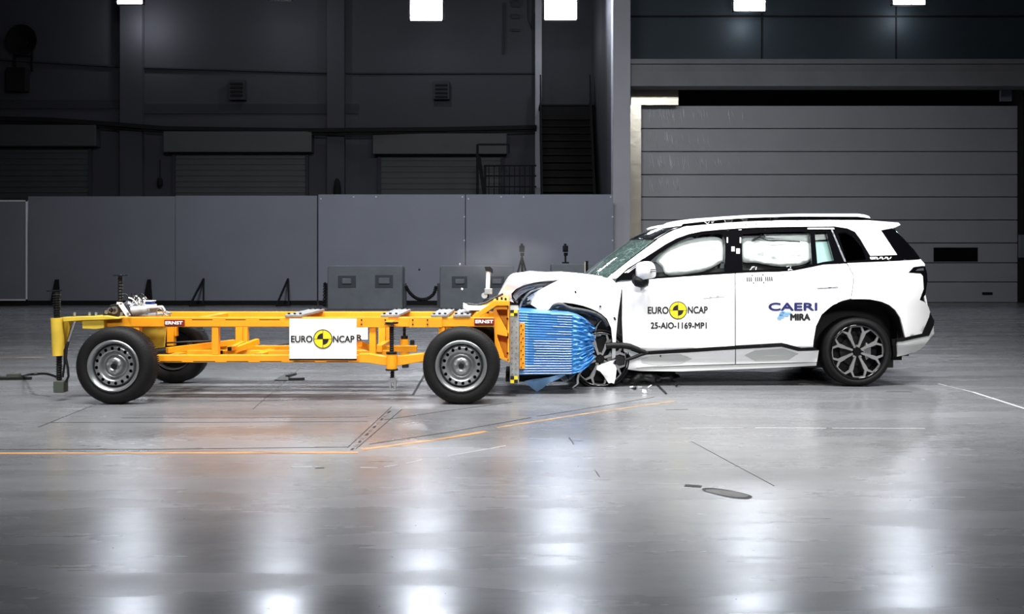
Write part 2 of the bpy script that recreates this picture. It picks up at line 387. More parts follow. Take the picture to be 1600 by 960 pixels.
mb.add([(x, y, 0) for x, y in vs]+[(x, y, ZC) for x, y in vs], [(0,1,7,6),(1,2,8,7),(2,3,9,8),(3,4,10,9),(4,5,11,10),(5,0,6,11)])
wall_back = struct(mb.build('wall_back', 'wall'))
mb = MB(); wquad(mb, -40, 88, 230, 91, .06); wquad(mb, -40, 91, 250, 93.5, .10); 
mb = MB(); wquad(mb, 0, 92, 192, 105, .0) if False else None
lm = MB(); a = [WB(-60, 90), WB(190, 105), WB(500, 114), WB(556, 115), WB(838, 115)]
for i in range(4): lm.bar(a[i]-Vector((0, .05, 0)), a[i+1]-Vector((0, .05, 0)), .12, .05)
lm.build('wall_ledge', 'wall2', wall_back)
mb = MB(); wquad(mb, 222, 163, 560, 178, .05); mb.build('wall_band', 'wall2', wall_back)
mb = MB(); wquad(mb, -60, 156, 190, 170, .05); mb.build('wall_band', 'wall2', wall_back)
for x0, x1 in ((192, 226), (513, 540)):
    mb = MB(); wquad(mb, x0, -60, x1, 520, .28); mb.build('pilaster', 'wall', wall_back, bevel=.01)
mb = MB(); wquad(mb, 836, -60, 846, 305, .35); mb.build('pilaster', 'column', wall_back)
mb = MB(); a = [WB(-60, 186), WB(90, 190), WB(190, 197), WB(262, 203), WB(480, 206), WB(700, 204), WB(838, 201)]
for i in range(6):
    mb.bar(a[i]-Vector((0, .32, 0)), a[i+1]-Vector((0, .32, 0)), .22, .14)
    mb.bar(a[i]-Vector((0, .35, .14)), a[i+1]-Vector((0, .35, .12)), .06, .05)
tag(mb.build('cable_tray', 'skirt'), 'black cable tray running along the dark back wall above the shutters', 'cable tray')
for i, (hx0, hy0, hx1, hy1, sx0, sx1) in enumerate([(-60, 198, 158, 231, -60, 140), (262, 208, 491, 240, 276, 478), (585, 211, 792, 243, 596, 782)]):
    mb = MB(); wquad(mb, hx0, hy0, hx1, hy1, .45)
    d = struct(mb.build('door_%d' % (i+2), 'shutter', bevel=.02))
    mb = MB(); y = hy1; n = 0
    while y < 500: wquad(mb, sx0, y, sx1, y+4.4, .10 if n % 2 else .07); y += 4.4; n += 1
    mb.build('shutter_curtain', 'shutter', d)
    mb = MB()
    for sx in (sx0-5, sx1): wquad(mb, sx, hy1, sx+5, 500, .14)
    mb.build('guide_rail', 'wall2', d)
# boxes, horn and pendant on the back wall
for (x0, y0, x1, y1, lab) in [(361, 127, 386, 158, 'small square dark ventilation box on back wall above the middle shutter'), (678, 129, 703, 157, 'small square dark ventilation box on back wall near the stairs')]:
    mb = MB(); wquad(mb, x0, y0, x1, y1, .3); o = mb.build('ventilation_box', 'wall2', bevel=.01); tag(o, lab, 'vent')
    mb = MB()
    for k in range(4):
        wquad(mb, x0+3, y0+5+k*6, x1-3, y0+8+k*6, .34)
    mb.build('louvre', 'skirt', o)
sp = root('horn_loudspeaker', WB(35, 100, .3), 'round dark horn fitting bracketed high on back wall at the left end', 'loudspeaker')
c = WB(36, 64, .35)
MB().lathe([(.02, .3), (.16, .28), (.22, .1), (.45, -.1), (.52, -.14), (.53, -.11), (.46, -.06)], c, 32).build('horn', 'skirt', sp)
MB().bar(W(22, 80, c.y), W(24, 112, c.y), .06).bar(W(50, 80, c.y), W(50, 112, c.y), .06).bar(W(22, 88, c.y), W(50, 88, c.y), .06).build('bracket', 'skirt', sp)
mb = MB(); wquad(mb, 17, 108, 47, 145, .34); mb.build('junction_box', 'skirt', sp, bevel=.02)
mb = MB(); p = WB(250, 250, .25); q2 = WB(250, 284, .25); mb.tube([p, (p+q2)/2, q2], .015); mb.blob(q2, (.1, .1, .17), 3, .1)
tag(mb.build('pull_cord', 'skirt'), 'dark pull cord with weight hanging beside the middle shutter', 'cord')
ex = MB(); p = WB(527, 300, .45); ex.blob(p, (.13, .13, .5), 5, .08)
tag(ex.build('wall_lantern', 'skirt'), 'dark upright capsule shape on the pilaster just above the screens', 'fixture')
# small conduits near the top right of the back wall
mb = MB()
for y0, y1 in ((4, 12), (25, 30), (47, 50)): wquad(mb, 800, y0, 812, y1, .12)
mb.tube([WB(788, 5, .06), WB(788, 40, .06), WB(787, 85, .06)], .03)
mb.tube([WB(826, -10, .06), WB(826, 30, .06), WB(831, 46, .06), WB(836, 20, .2)], .03)
tag(mb.build('conduit_run', 'wall2'), 'thin conduit with three small boxes high on back wall left of the stairs', 'conduit')
# recess beside the column and the staircase
mb = MB(); p0 = W(925, 0, 35.4); p1 = W(958, 0, 29.4)
mb.prism([(0, 0), (1, 0), (1, ZC), (0, ZC)], 0, 1); mb = MB()
mb.add([(p0.x, 35.6, 0), (p1.x+.05, 29.3, 0), (p1.x+.3, 29.3, 0), (p0.x+.4, 35.6, 0), (p0.x, 35.6, ZC), (p1.x+.05, 29.3, ZC), (p1.x+.3, 29.3, ZC), (p0.x+.4, 35.6, ZC)],
       [(0,1,5,4),(1,2,6,5),(2,3,7,6),(3,0,4,7),(4,5,6,7),(0,3,2,1)])
struct(mb.build('wall_side', 'wall'))
st = root('staircase', (2.1, 32.5, 0), 'black steel staircase climbing towards the back wall beside the grey column', 'staircase')
zt = W(0, 160, 34).z
mb = MB()
for i in range(26):
    z = zt*(i+1)/26; y = 31.2+i*.13; x0 = 1.02-(.0)+.0*i; x1 = 2.72
    mb.box(x0, x1, y, y+.3, z-.045, z); mb.box(x0, x1, y+.12, y+.15, z-zt/26, z)
mb.build('tread', 'skirt', st)
for x in (1.0, 2.74):
    mb = MB(); mb.prism([(0, 0), (1, 0)], 0, 1) if False else None
    y0, y1 = 31.1, 34.6
    mb.add([(x-.03, y0, 0), (x+.03, y0, 0), (x+.03, y1, zt+.1), (x-.03, y1, zt+.1), (x-.03, y1, zt-1.0), (x+.03, y1, zt-1.0), (x-.03, y0+.6, 0), (x+.03, y0+.6, 0)],
           [(0, 1, 2, 3), (3, 2, 5, 4), (0, 3, 4, 6), (1, 7, 5, 2), (6, 4, 5, 7)])
    mb.build('stringer', 'skirt', st)
    mb = MB()
    for i in range(12):
        z = zt*i/11; y = 31.2+3.35*i/11; mb.bar((x, y, z), (x, y, z+1.05), .04)
    for h_ in (.35, .7, 1.05): mb.bar((x, 31.2, h_), (x, 34.55, zt+h_), .05)
    mb.build('handrail', 'skirt', st)
MB().box(.95, 3.0, 34.5, 35.45, zt-.12, zt).build('landing', 'skirt', st)
MB().box(1.05, 2.9, 34.3, 34.4, 0, zt-.1).build('backing_panel', 'skirt', st)
rl = root('guard_rail', (W(790, 0, 33).x, 33, 0), 'dark platform guard rail left of the black staircase behind the screens', 'railing')
a = W(746, 226, 33); b = W(795, 226, 33); c = W(838, 258, 33)
mb = MB(); mb.bar((a.x, 33, 0), a, .09); mb.bar(a, b, .06); mb.bar(b, (b.x, 33, W(0, 240, 33).z), .05)
mb.bar((a.x+.05, 33, a.z-.4), (a.x+.28, 33, 3.2), .12)
for X in (W(758, 0, 33).x, W(832, 0, 33).x): mb.bar((X, 33, 0), (X, 33, W(0, 258, 33).z), .08)
for pyy in (259, 275, 292): mb.bar(W(758, pyy, 33), W(838, pyy, 33), .05)
mb.build('frame', 'skirt', rl)
for k in range(9):
    p = W(764+k*8, 260, 33); MB().bar(p, (p.x, 33, 2.9), .03).build('baluster', 'skirt', rl)
MB().box(a.x, .9, 32.95, 34.2, 2.7, 2.85).build('deck', 'skirt', rl)

# right hand side: column, beam, door
colx0 = W(958, 0, 29).x; colx1 = W(985, 0, 29).x
struct(MB().box(colx0, colx1, 29, 29.6, 0, ZC).build('wall_column', 'column', bevel=.01))
zb1 = W(0, 93, 29.3).z; zb0 = W(0, 135, 29.3).z
bm_ = MB().box(colx1-.0, XR, 29.3, 29.9, zb0, zb1).box(colx1, XR, 29.22, 29.3, zb1-.14, zb1)
bm_.box(colx1, XR, 29.24, 29.3, zb0, zb0+.45)
struct(bm_.build('wall_lintel', 'beam'))
wt = MB().box(colx1, XR, 30.9, 31.1, zb1-.6, ZC)
wr = struct(wt.build('wall_upper', 'wallT'))
mb = MB()
for py in (26,): mb.box(colx1, XR, 30.86, 30.9, W(0, py+1.2, 30.9).z, W(0, py-1.2, 30.9).z)
for px in (1190, 1400): p = W(px, 0, 30.9); mb.box(p.x-.02, p.x+.02, 30.87, 30.9, zb1-.5, ZC)
mb.build('cladding_joint', 'skirt', wr)
D = 30.5; dx0 = W(1000, 0, D).x; dx1 = W(1590, 0, D).x
struct(MB().box(colx0+.2, XR, 31.1, 31.3, 0, zb1).build('wall_door_backing', 'skirt'))
mb = MB(); mb.box(dx1+.02, XR, 30.2, 31.1, 0, zb0+.1); struct(mb.build('wall_jamb', 'skirt'))
door = struct(bpy.data.objects.new('door_1', None)); COL.objects.link(door); door.location = ((dx0+dx1)/2, D, 0)
ys = [165, 201, 237, 273, 308, 344, 380, 411, 441, 473]
for i in range(len(ys)-1):
    z1 = W(0, ys[i], D).z-.012; z0 = max(.0, W(0, ys[i+1], D).z+.012)
    MB().box(dx0, dx1, D, D+.08, z0, z1).build('door_section', 'door', door, bevel=.012)
MB().box(dx0, dx1, D+.08, D+.12, 0, W(0, 165, D).z).build('door_core', 'recess', door)
MB().pbox(1459, 387, 1528, 409, D-.02, .03).build('door_window', 'gloss', door, bevel=.01)
MB().pbox(1535, 457, 1551, 461, D-.02, .03).build('door_handle', 'skirt', door)
mb = MB()
for (x0, x1, y0, y1, n) in ((1008, 1055, 168, 199, 16), (1060, 1110, 168, 199, 9), (1134, 1160, 170, 199, 4), (1008, 1050, 204, 234, 14), (1055, 1108, 206, 234, 7), (1008, 1050, 240, 271, 18), (1052, 1104, 242, 270, 12), (1112, 1156, 244, 270, 7), (1008, 1060, 276, 306, 12)):
    for k in range(n):
        px = R_.uniform(x0, x1); py = R_.uniform(y0, y0+8); l = R_.uniform(.4, 1)*(y1-py); s_ = R_.uniform(1, 6)
        mb.tube([W(px, py, D-.012), W(px+s_*.3, py+l*.5, D-.025), W(px+s_, py+l, D-.012)], [.004, .013, .004], 5)
mb.build('film_wrinkle', 'film', door, label='loose wrinkles in the door film')
gd = MB().box(colx1+.0, dx0-.02, 30.1, 30.3, 0, W(0, 165, 30.2).z); gd.build('guide_rail', 'chrome', door)
gh = MB().pbox(986, 139, 1060, 164, 30.15, .1); gh.build('guide_header', 'chrome', door)
MB().pbox(1564, 141, 1581, 158, 30.1, .1).build('door_sensor', 'block', door)
struct(MB().box(XR, XR+.3, YF, YB, 0, ZC).build('wall_right', 'wall')); struct(MB().box(XL-.3, XL, YF, YB, 0, ZC).build('wall_left', 'wall'))
struct(MB().box(XL, XR, YF-.3, YF, 0, ZC).build('wall_front', 'wall')); struct(MB().box(XL, XR, YF, YB, ZC, ZC+.3).build('ceiling', 'wall'))
PJ = W(1595, 385, 30.15)
tag(MB().box(PJ.x-.06, PJ.x+.5, 30.1, 30.2, PJ.z-.35, PJ.z+.35).build('notice_plate', 'block', bevel=.01), 'pale plate on the black jamb beside the big sectional door', 'plate')

# ------------------------------------------------------------------ hanging floodlights
M['lamp'] = emis('lamp diffuser', (235, 242, 255), 110)
LY = 25.0
for i, (x0, x1, yb) in enumerate([(181, 224, 7), (417, 456, 0), (639, 693, 33), (849, 903, 32), (1145, 1198, 18), (1394, 1448, 8)]):
    lab = ['first floodlight from the left, its glowing lower edge showing', 'second floodlight from the left, only its lowest edge showing', 'bright square floodlight hanging lowest, third from the left', 'bright square floodlight hanging just left of the grey column', 'bright floodlight above the roof of the white car', 'bright floodlight farthest right, above the big door'][i]
    LY = 31.5 if i < 4 else 29.9
    c = W((x0+x1)/2, yb-20, LY); w_ = (x1-x0)*LY/F; h_ = 41*LY/F
    L_ = root('floodlight', c, lab, 'lamp', 'floodlights hanging in front of the back wall')
    dz = W(0, yb, LY).z; zc = dz+h_/2
    MB().box(c.x-w_/2+.05, c.x+w_/2-.05, LY, LY+.02, dz+.03, dz+h_).build('diffuser', 'lamp', L_, bevel=.008)
    MB().box(c.x-w_/2, c.x+w_/2, LY+.022, LY+.16, dz, dz+h_+.04).build('housing', 'skirt', L_, bevel=.02)
    for sx in (-1, 1):
        MB().bar((c.x+sx*(w_/2+.01), LY+.05, dz+.02), (c.x+sx*(w_/2+.01), LY+.05, dz+h_+.3), .03).build('yoke', 'skirt', L_)
    MB().bar((c.x-w_/2, LY+.05, dz+h_+.3), (c.x+w_/2, LY+.05, dz+h_+.3), .04).bar((c.x, LY+.05, dz+h_+.3), (c.x, LY+.05, ZC), .04).build('hanger', 'skirt', L_)

for o in [o for o in COL.objects if o.name.startswith('floodlight')]:
    l = bpy.data.lights.new('glow', 'POINT'); l.energy = 48 if o.location.y > 31 else 14; l.shadow_soft_size = .15; l.color = (.9, .94, 1)
    g = bpy.data.objects.new('glow', l); COL.objects.link(g); g.parent = o; g.location = (0, 1.6 if o.location.y > 31 else .5, -.6)
# ------------------------------------------------------------------ screen panels with braces
PY = 28.5
gp = 'grey screen panels across the hall'
def brace(parent, px, py, wd, two):
    f = W(px, py, PY-.25); b = MB()
    top = Vector((W(px, 0, PY-.05).x, PY-.03, f.z)); 
    if two:
        b.bar((top.x+.1, PY-.4, .0), top, .045).bar((top.x-wd, PY-.75, .02), top, .045).bar((top.x-wd, PY-.75, .02), (top.x+.15, PY-.4, .02), .05)
    else:
        b.prism([(top.x-wd*.9, 0), (top.x+wd*.5, 0), (top.x+.05, f.z), (top.x-.03, f.z)], PY-.12, PY-.03)
    return b.build('brace', 'skirt', parent)
for i, (x0, x1, yt, m, lab, br) in enumerate([
     (-75, 43, 313, 'panel', 'grey screen panel with a bright edge strip, at the far left end of the row', [(10, 440, .2, 0)]),
     (44, 273.5, 307, 'panel', 'plain grey screen panel standing behind the rear of the yellow trolley', [(89, 437, .2, 0), (233, 437, .2, 0)]),
     (274.3, 495, 306, 'panel', 'plain grey screen panel with two braces, next before the black seam', [(318, 436, .17, 1), (450, 436, .17, 1)]),
     (497.5, 726.5, 304, 'panel2', 'pale grey screen panel behind the barrier block left of the hanging chain', []),
     (728, 958, 304, 'panel2', 'pale grey screen panel against the column, behind the two cameras', [])]):
    off = -.35 if i == 0 else 0
    a = W(x0, yt, PY+off); b = W(x1, 470, PY+off)
    P_ = root('screen_panel', ((a.x+b.x)/2, PY+off, 0), lab, 'panel', gp)
    MB().box(a.x, b.x, PY+off, PY+off+.05, b.z, a.z).build('board', m, P_)
    MB().box(a.x, b.x, PY+off+.02, PY+off+.06, 0, b.z).build('skirt', 'skirt', P_)
    if i == 0:
        MB().box(b.x-.045, b.x, PY+off-.02, PY+off, b.z, a.z).box(a.x, b.x, PY+off-.02, PY+off, a.z-.04, a.z).box(a.x, b.x, PY+off-.02, PY+off, b.z, b.z+.04).build('edge_strip', 'white', P_, label='bright edge strip')
    if i > 2:
        mb = MB()
        for (px, py) in ((x0+4, 308), (x0+55, 305), (x0+90, 305), (x1-4, 305), (x1-1, 336), (x1-1, 373)):
            p = W(px, py+3, PY-.01); mb.box(p.x-.02, p.x+.02, PY-.02, PY, p.z-.02, p.z+.02)
        mb.build('fixing_clip', 'chalk', P_)
    for bb in br: brace(P_, *bb)
# barrier blocks with chains
BY = 25.8
for i, (x0, x1, lab, rec) in enumerate([
      (511.5, 629, 'grey barrier block with two handle recesses, between two chains', ((528, 431, 556, 450, 534, 549), (586, 430, 614, 450, 591, 609))),
      (687, 803, 'grey barrier block right of the hanging chain, behind the silver sensor post', ((706, 432, 730, 450, 711, 726), (764, 432, 788, 450, 769, 784))),
      (861, 962, 'grey barrier block mostly hidden behind the bonnet of the white car', ())]):
    a = W(x0, 415, BY); b = W(x1, 415, BY); B_ = root('barrier_block', ((a.x+b.x)/2, BY+.3, 0), lab, 'barrier', 'grey barrier blocks in front of the screens')
    zt_ = W(0, 415 if i < 2 else 412, BY).z
    MB().prism([(a.x, 0), (b.x, 0), (b.x, zt_-.04), (b.x-.05, zt_), (a.x+.05, zt_), (a.x, zt_-.04)], BY, BY+.6).build('body', 'block', B_, bevel=.03)
    for (rx0, ry0, rx1, ry1, ix0, ix1) in rec:
        r = MB().pbox(rx0, ry0, rx1, ry1, BY-.012, .012).build('recess_plate', 'recess', B_, bevel=.02)
        MB().pbox(ix0, ry0+4, ix1, ry1-6, BY-.05, .05).build('handle', 'block', r, bevel=.03)
    for px in (x0-1.5, x1+1.5):
        if i < 2:
            p = W(px, 440, BY); MB().box(p.x-.05, p.x+.05, BY+.1, BY+.3, .05, W(0, 443, BY).z).build('chain_post', 'recess', B_)
def chain(pts, lab):
    P = smooth_poly([tuple(W(px, py, BY+.03)) for px, py in pts], False, 8); mb = MB()
    for i in range(len(P)-1):
        a = Vector(P[i]); b = Vector(P[i+1]); d = (b-a).normalized(); s_ = Vector((0, 1, 0)).cross(d).normalized() if i % 2 else Vector((0, 1, 0))
        mid = (a+b)/2; L2 = (b-a).length*.72; ring = []
        for k in range(8): ring.append(mid+d*L2*math.cos(k*PI/4)+s_*.04*math.sin(k*PI/4))
        mb.tube(ring+[ring[0]], .016, 5)
    tag(mb.build('barrier_chain', 'skirt'), lab, 'chain')
chain([(634, 447), (639, 456), (647, 464), (656, 468), (668, 467), (678, 459), (681.5, 448)], 'black chain sagging between two grey barrier blocks')
chain([(508, 442), (507.5, 458), (507, 478)], 'black chain hanging straight at the side of a grey barrier block')
# cameras on stands
def cam_stand(px, pyh, Yd, zbase, lab, tri):
    top = W(px, pyh, Yd); T_ = root('camera_tripod', (top.x, Yd, zbase), lab, 'camera')
    s_ = Yd/F
    MB().box(top.x-4*s_, top.x+4*s_, Yd-.1, Yd+.12, top.z-12*s_, top.z-2*s_).cyl((top.x, Yd-.1, top.z-7*s_), (top.x, Yd-.2, top.z-7*s_), 3*s_).build('camera_body', 'skirt', T_, bevel=.01)
    MB().box(top.x-2*s_, top.x+1.5*s_, Yd-.05, Yd+.05, top.z-2*s_, top.z+1*s_).build('camera_light', 'skirt', T_)
    MB().box(top.x-2.5*s_, top.x+3.6*s_, Yd-.04, Yd+.05, top.z-18*s_, top.z-13*s_).build('tripod_head', 'skirt', T_, bevel=.01)
    if tri:
        MB().cyl((top.x, Yd, top.z-18*s_), (top.x, Yd, top.z-50*s_), .018).build('column', 'skirt', T_)
        for a in (-2.5, -.6, 1.4): MB().bar((top.x, Yd, top.z-20*s_), (top.x+.45*math.cos(a), Yd+.45*math.sin(a), zbase), .03).build('leg', 'skirt', T_)
    else:
        MB().cyl((top.x, Yd, top.z-18*s_), (top.x, Yd, zbase+.01), .025).build('column', 'skirt', T_)
        MB().box(top.x-.09, top.x+.09, Yd-.08, Yd+.08, zbase, zbase+.04).build('base_plate', 'skirt', T_)
cam_stand(815.5, 382, 20.0, 0, 'black camera on a spread tripod seen just above the crumpled bonnet', True)
cam_stand(883.5, 382, 26.1, W(0, 412, BY).z, 'black camera on a single short column standing on a barrier block', False)
p = W(917, 408, 22); Bp = root('marker_post', (p.x, 22, 0), 'thin black and silver upright post left of the car windscreen', 'post')
MB().cyl((p.x, 22, 0), (p.x, 22, p.z), .03).build('post_tube', 'skirt', Bp); MB().box(p.x-.055, p.x-.03, 21.98, 22.02, 0, p.z-.02).build('silver_strip', 'chrome', Bp)

# ------------------------------------------------------------------ wheels
def arc_tyre(mb, c, R, wd, rr, flat=None, n=72):
    prof = [(rr, .02), (rr+.02, .004), (rr+(R-rr)*.55, -.006), (R-.03, .006), (R-.008, .022), (R, .045), (R, wd*.5), (R, wd-.045), (R-.008, wd-.022), (R-.03, wd-.006), (rr+(R-rr)*.5, wd+.004), (rr, wd-.02)]
    o = len(mb.v); mb.lathe(prof, c, n)
    for v in mb.v[o:]: v.z = max(v.z, .001)
def steel_wheel(parent, X, Yn, R, flip=False):
    wd = .205; c = Vector((X, Yn, R)); sgn = -1 if flip else 1
    T_ = MB(); arc_tyre(T_, c, R, wd, .215); ty = T_.build('tyre', 'tyre', parent)
    mb = MB()
    for k in range(120):         # shoulder tread lugs
        a = 2*PI*k/120; d = Vector((math.cos(a), 0, math.sin(a)))
        if math.sin(a) < -.93: continue
        mb.bar(c+d*(R-.02)+Vector((0, .026, 0)), c+d*(R-.008)+Vector((0, .03, 0)), .012, .012)
        for yy in (.075, .13, .175): mb.bar(c+d*(R-.0035)+Vector((0, yy-.02, 0)), c+d*(R-.0035)+Vector((0, yy+.02, 0)), .011, .009)
    mb.build('tread', 'tyre', ty)
    y0 = .0 if not flip else wd; cc = Vector((X, Yn+y0, R)); s = lambda y: y*sgn
    mb = MB().lathe([(.228, s(.004)), (.222, s(-.006)), (.212, s(-.004)), (.206, s(.012)), (.196, s(.02)), (.190, s(.06)), (.186, s(.12)), (.20, s(.19))], cc, 72)
    rm = mb.build('rim', 'rim', parent)
    def dep(r):
        pr = [(0, .032), (.036, .032), (.042, .024), (.066, .028), (.080, .056), (.098, .072), (.116, .056), (.132, .024), (.171, .026), (.18, .055), (.19, .08)]
        for (a, b), (c2, d2) in zip(pr, pr[1:]):
            if r <= c2: return b+(d2-b)*(r-a)/(c2-a)
        return .07
    out = [(.189*math.cos(2*PI*k/72), .189*math.sin(2*PI*k/72)) for k in range(72)]
    holes = [[(.154*math.cos(a)+.0145*math.cos(t), .154*math.sin(a)+.0155*math.sin(t)) for t in [2*PI*j/12 for j in range(12)]] for a in [2*PI*(k+.25)/16 for k in range(16)]]
    holes.append([(.026*math.cos(2*PI*j/20), .026*math.sin(2*PI*j/20)) for j in range(20)])
    fm = lambda x, z: (cc.x+x, cc.y+s(dep(math.hypot(x, z))), cc.z+z)
    sheet(MB(), out, fm, s(.004), holes, .009).build('wheel_disc', 'rim', parent)
    MB().cyl(cc+Vector((0, s(.075), 0)), cc+Vector((0, s(.1), 0)), .19, n=40).build('brake_drum', 'dark', parent)
    mb = MB().cyl(cc+Vector((0, s(.012), 0)), cc+Vector((0, s(.06), 0)), .024)
    mb.build('hub', 'screw', parent)
    mb = MB()
    for k in range(5):
        a = 2*PI*k/5+.3; q3 = cc+Vector((.052*math.cos(a), s(.016), .052*math.sin(a))); MB().cyl(q3, q3+Vector((0, s(.02), 0)), .0125, n=6).build('wheel_bolt', 'galv', parent)

# ------------------------------------------------------------------ trolley
T = root('crash_test_trolley', (-2.0, 9.45, 0), 'yellow steel crash test trolley carrying a blue deformable block against the white car', 'trolley')
def empty_part(name, loc, parent):
    o = bpy.data.objects.new(name, None); COL.objects.link(o); o.parent = parent; g = Vector(loc); p = parent
    while p is not None: g -= p.location; p = p.parent
    o.location = g; return o
XRW, XFW = -3.495, -.446
for X in (XRW, XFW):
    for Yn, fl in ((8.60, False), (10.1, True)):
        e = empty_part('trolley_wheel', (X, Yn+.1, .339), T); steel_wheel(e, X, Yn, .339, fl)
for X in (XRW, XFW):
    MB().cyl((X, 8.72, .339), (X, 10.2, .339), .035).box(X-.06, X+.06, 8.98, 10.0, .30, .38).build('axle', 'dark', T)
NY, FY = 8.95, 9.94        # near faces of the two side trusses
zt0, zt1 = .66, .7486; zl0, zl1 = .335, .404
def rx(px, Y=NY): return (px-CX)*Y/F
for Y in (NY, FY):
    MB().box(rx(163), rx(772), Y, Y+.08, zt0, zt1).build('top_rail', 'yel', T, bevel=.006)
    MB().box(rx(240), rx(577), Y, Y+.08, zl0, zl1).box(rx(655), rx(700), Y, Y+.08, zl0, zl1).build('bottom_rail', 'yel', T, bevel=.006)
    for px in (212, 335.5, 458, 582, 690):
        MB().box(rx(px)-.03, rx(px)+.03, Y+.005, Y+.075, zl1 if px > 240 else .5, zt0).build('upright', 'yel', T, bevel=.004)
for px in (267, 374, 597): X = rx(px, FY); MB().box(X-.035, X+.035, FY-.02, FY+.06, zl1, zt0).build('upright', 'yel', T, bevel=.004)
MB().box(rx(602, FY)-.01, rx(602, FY)+.05, 9.3, 9.9, .40, .46).build('cross_member', 'yel', T)
for px in (262, 395, 520, 690):
    MB().box(rx(px)-.04, rx(px)+.04, NY+.08, FY, zl0+.01, zl1-.005).build('cross_member', 'yel', T, bevel=.004)
for px in (180, 300, 440, 700): MB().box(rx(px)-.04, rx(px)+.04, NY+.08, FY, zt0, zt1-.012).build('cross_member', 'yel', T, bevel=.004)
# long inner tubes in the lower frame
MB().box(rx(250), rx(600), 9.35, 9.42, .35, .41).build('inner_tube', 'yel', T, bevel=.004)
MB().box(rx(270), rx(640), 9.62, 9.70, .37, .43).build('inner_tube', 'yel', T, bevel=.004)
MB().bar((rx(243), 9.25, .42), (rx(330), 9.7, .46), .06, .05).build('diagonal_tie', 'yel', T)
MB().bar((rx(343), 9.1, .40), (rx(378), 9.5, .485), .05, .05).bar((rx(355), 9.1, .45), (rx(350), 9.6, .46), .04).build('diagonal_tie', 'yel', T)
MB().bar((rx(560), 9.0, .50), (rx(583), 9.5, .38), .05).build('diagonal_tie', 'yel', T)
mb = MB()
for px, py in ((295.5, 537), (326.5, 537), (398, 538.5), (644, 536)): mb.pbox(px-3.3, py-4, px+3.3, py+4.6, FY-.02, .02).build('tube_end_cap', 'skirt', T); mb = MB()
for px, py in ((344, 551), (358, 545.5)): mb.pbox(px-2.8, py-2.8, px+2.8, py+3, 9.08, .03).build('tube_end_cap', 'skirt', T); mb = MB()
cb = MB().tube([W(378, 540, 9.8), W(400, 542, 9.75), W(430, 540, 9.75), W(460, 536, 9.8)], .008); cb.tube([W(232, 540, 9.6), W(262, 536, 9.6), W(300, 534, 9.7), W(330, 533, 9.7)], .008)
cb.build('cable', 'cable', T)
MB().pprism([(218, 510), (259, 510), (256, 543), (222, 547)], 9.5, .03).build('side_plate', 'yel2', T)
# splice plates and bolts on the rail
for a, b in ((557, 607), (640, 691)): MB().box(rx(a), rx(b), NY-.014, NY, zt0-.004, zt1).build('splice_plate', 'yel', T, bevel=.003)
mb = MB()
for px, py in ((565, 500), (565, 507), (602, 500), (602, 507), (645, 500), (645, 507), (668, 500), (668, 507), (564.5, 558), (564.5, 564.5)):
    p = W(px, py, NY-.014); mb.cyl(p, p-Vector((0, .012, 0)), .007 if py < 550 else .011, n=8)
mb.build('rail_bolt', 'screw', T)
mb = MB()
for px in range(250, 560, 52): mb.pbox(px, 564.6, px+34, 565.6, NY-.002, .004)
for px in (300, 352, 405): mb.pbox(px, 499.2, px+32, 500, NY-.002, .004)
mb.build('rail_slot', 'dark', T)
# steel weight plates across the top
for (n0, n1, f0, f1) in ((445, 472, 473.5, 498), (594.7, 623, 607, 632), (673, 699.5, 677.5, 703.5), (707.7, 735, 711, 735)):
    Yn = NY-.01; Yf = 10.02; z0 = zt1+.001; a0, a1 = rx(n0, Yn), rx(n1, Yn); b0, b1 = a0+.0, a1+.0
    o = MB().box(a0, a1, Yn, Yf, z0, z0+.024).build('steel_plate', 'galv', T, bevel=.004)
    mb = MB()
    for k in range(3):
        for Y in (Yn+.05, Yf-.08): MB().cyl((a0+(a1-a0)*(k+.5)/3, Y, z0+.024), (a0+(a1-a0)*(k+.5)/3, Y, z0+.038), .012, n=6).build('plate_bolt', 'screw', o)
# jack outriggers
def screw(mb, X, Y, z0, z1, r, pitch=.022):
    mb.cyl((X, Y, z0), (X, Y, z1), r*.72, n=14); z = z0+pitch/2
    while z < z1-pitch/2: mb.cyl((X, Y, z-pitch*.28), (X, Y, z), r*.72, r, 14, False); mb.cyl((X, Y, z), (X, Y, z+pitch*.28), r, r*.72, 14, False); z += pitch
J = empty_part('corner_jack', (W(90, 500, 8.9).x, 8.9, .4), T)
tp, bt = W(89.5, 497, 8.9), W(91.5, 556, 8.9)
MB().cyl(bt, tp, .052, .056, 28).build('jack_tube', 'yel2', J, bevel=.004, label='paler yellow jack tube')
mb = MB(); screw(mb, W(89, 0, 8.9).x, 8.9, tp.z, W(0, 457, 8.9).z, .037); mb.bar(W(74, 455, 8.9), W(97, 454, 8.9), .03, .012)
mb.build('jack_screw', 'screw', J); mb = MB(); b2 = W(92.5, 594, 8.9); screw(mb, b2.x, 8.9, b2.z, bt.z, .03); mb.build('jack_screw', 'screw', J)
f0 = W(95, 613, 8.88); f1 = W(95, 595, 8.88); MB().box(f0.x-.047, f0.x+.047, 8.83, 8.93, f0.z, f1.z).build('jack_foot', 'foot', J, bevel=.006)
MB().bar(W(117.5, 503, 8.85), W(107, 534, 8.85), .016).build('gas_strut', 'steel', J)
MB().tube([W(107, 534, 8.85), W(104, 545, 8.84), W(103, 560, 8.84), W(106, 575, 8.84), W(107, 588, 8.84), W(103, 597, 8.84)], .011).tube([W(108, 530, 8.86), W(101, 548, 8.86), W(101, 568, 8.86), W(98, 590, 8.86)], .01).build('hose', 'cable', J)
J2 = empty_part('corner_jack', (W(188, 430, 9.95).x, 9.95, .8), T)
X2 = W(188, 0, 9.95).x
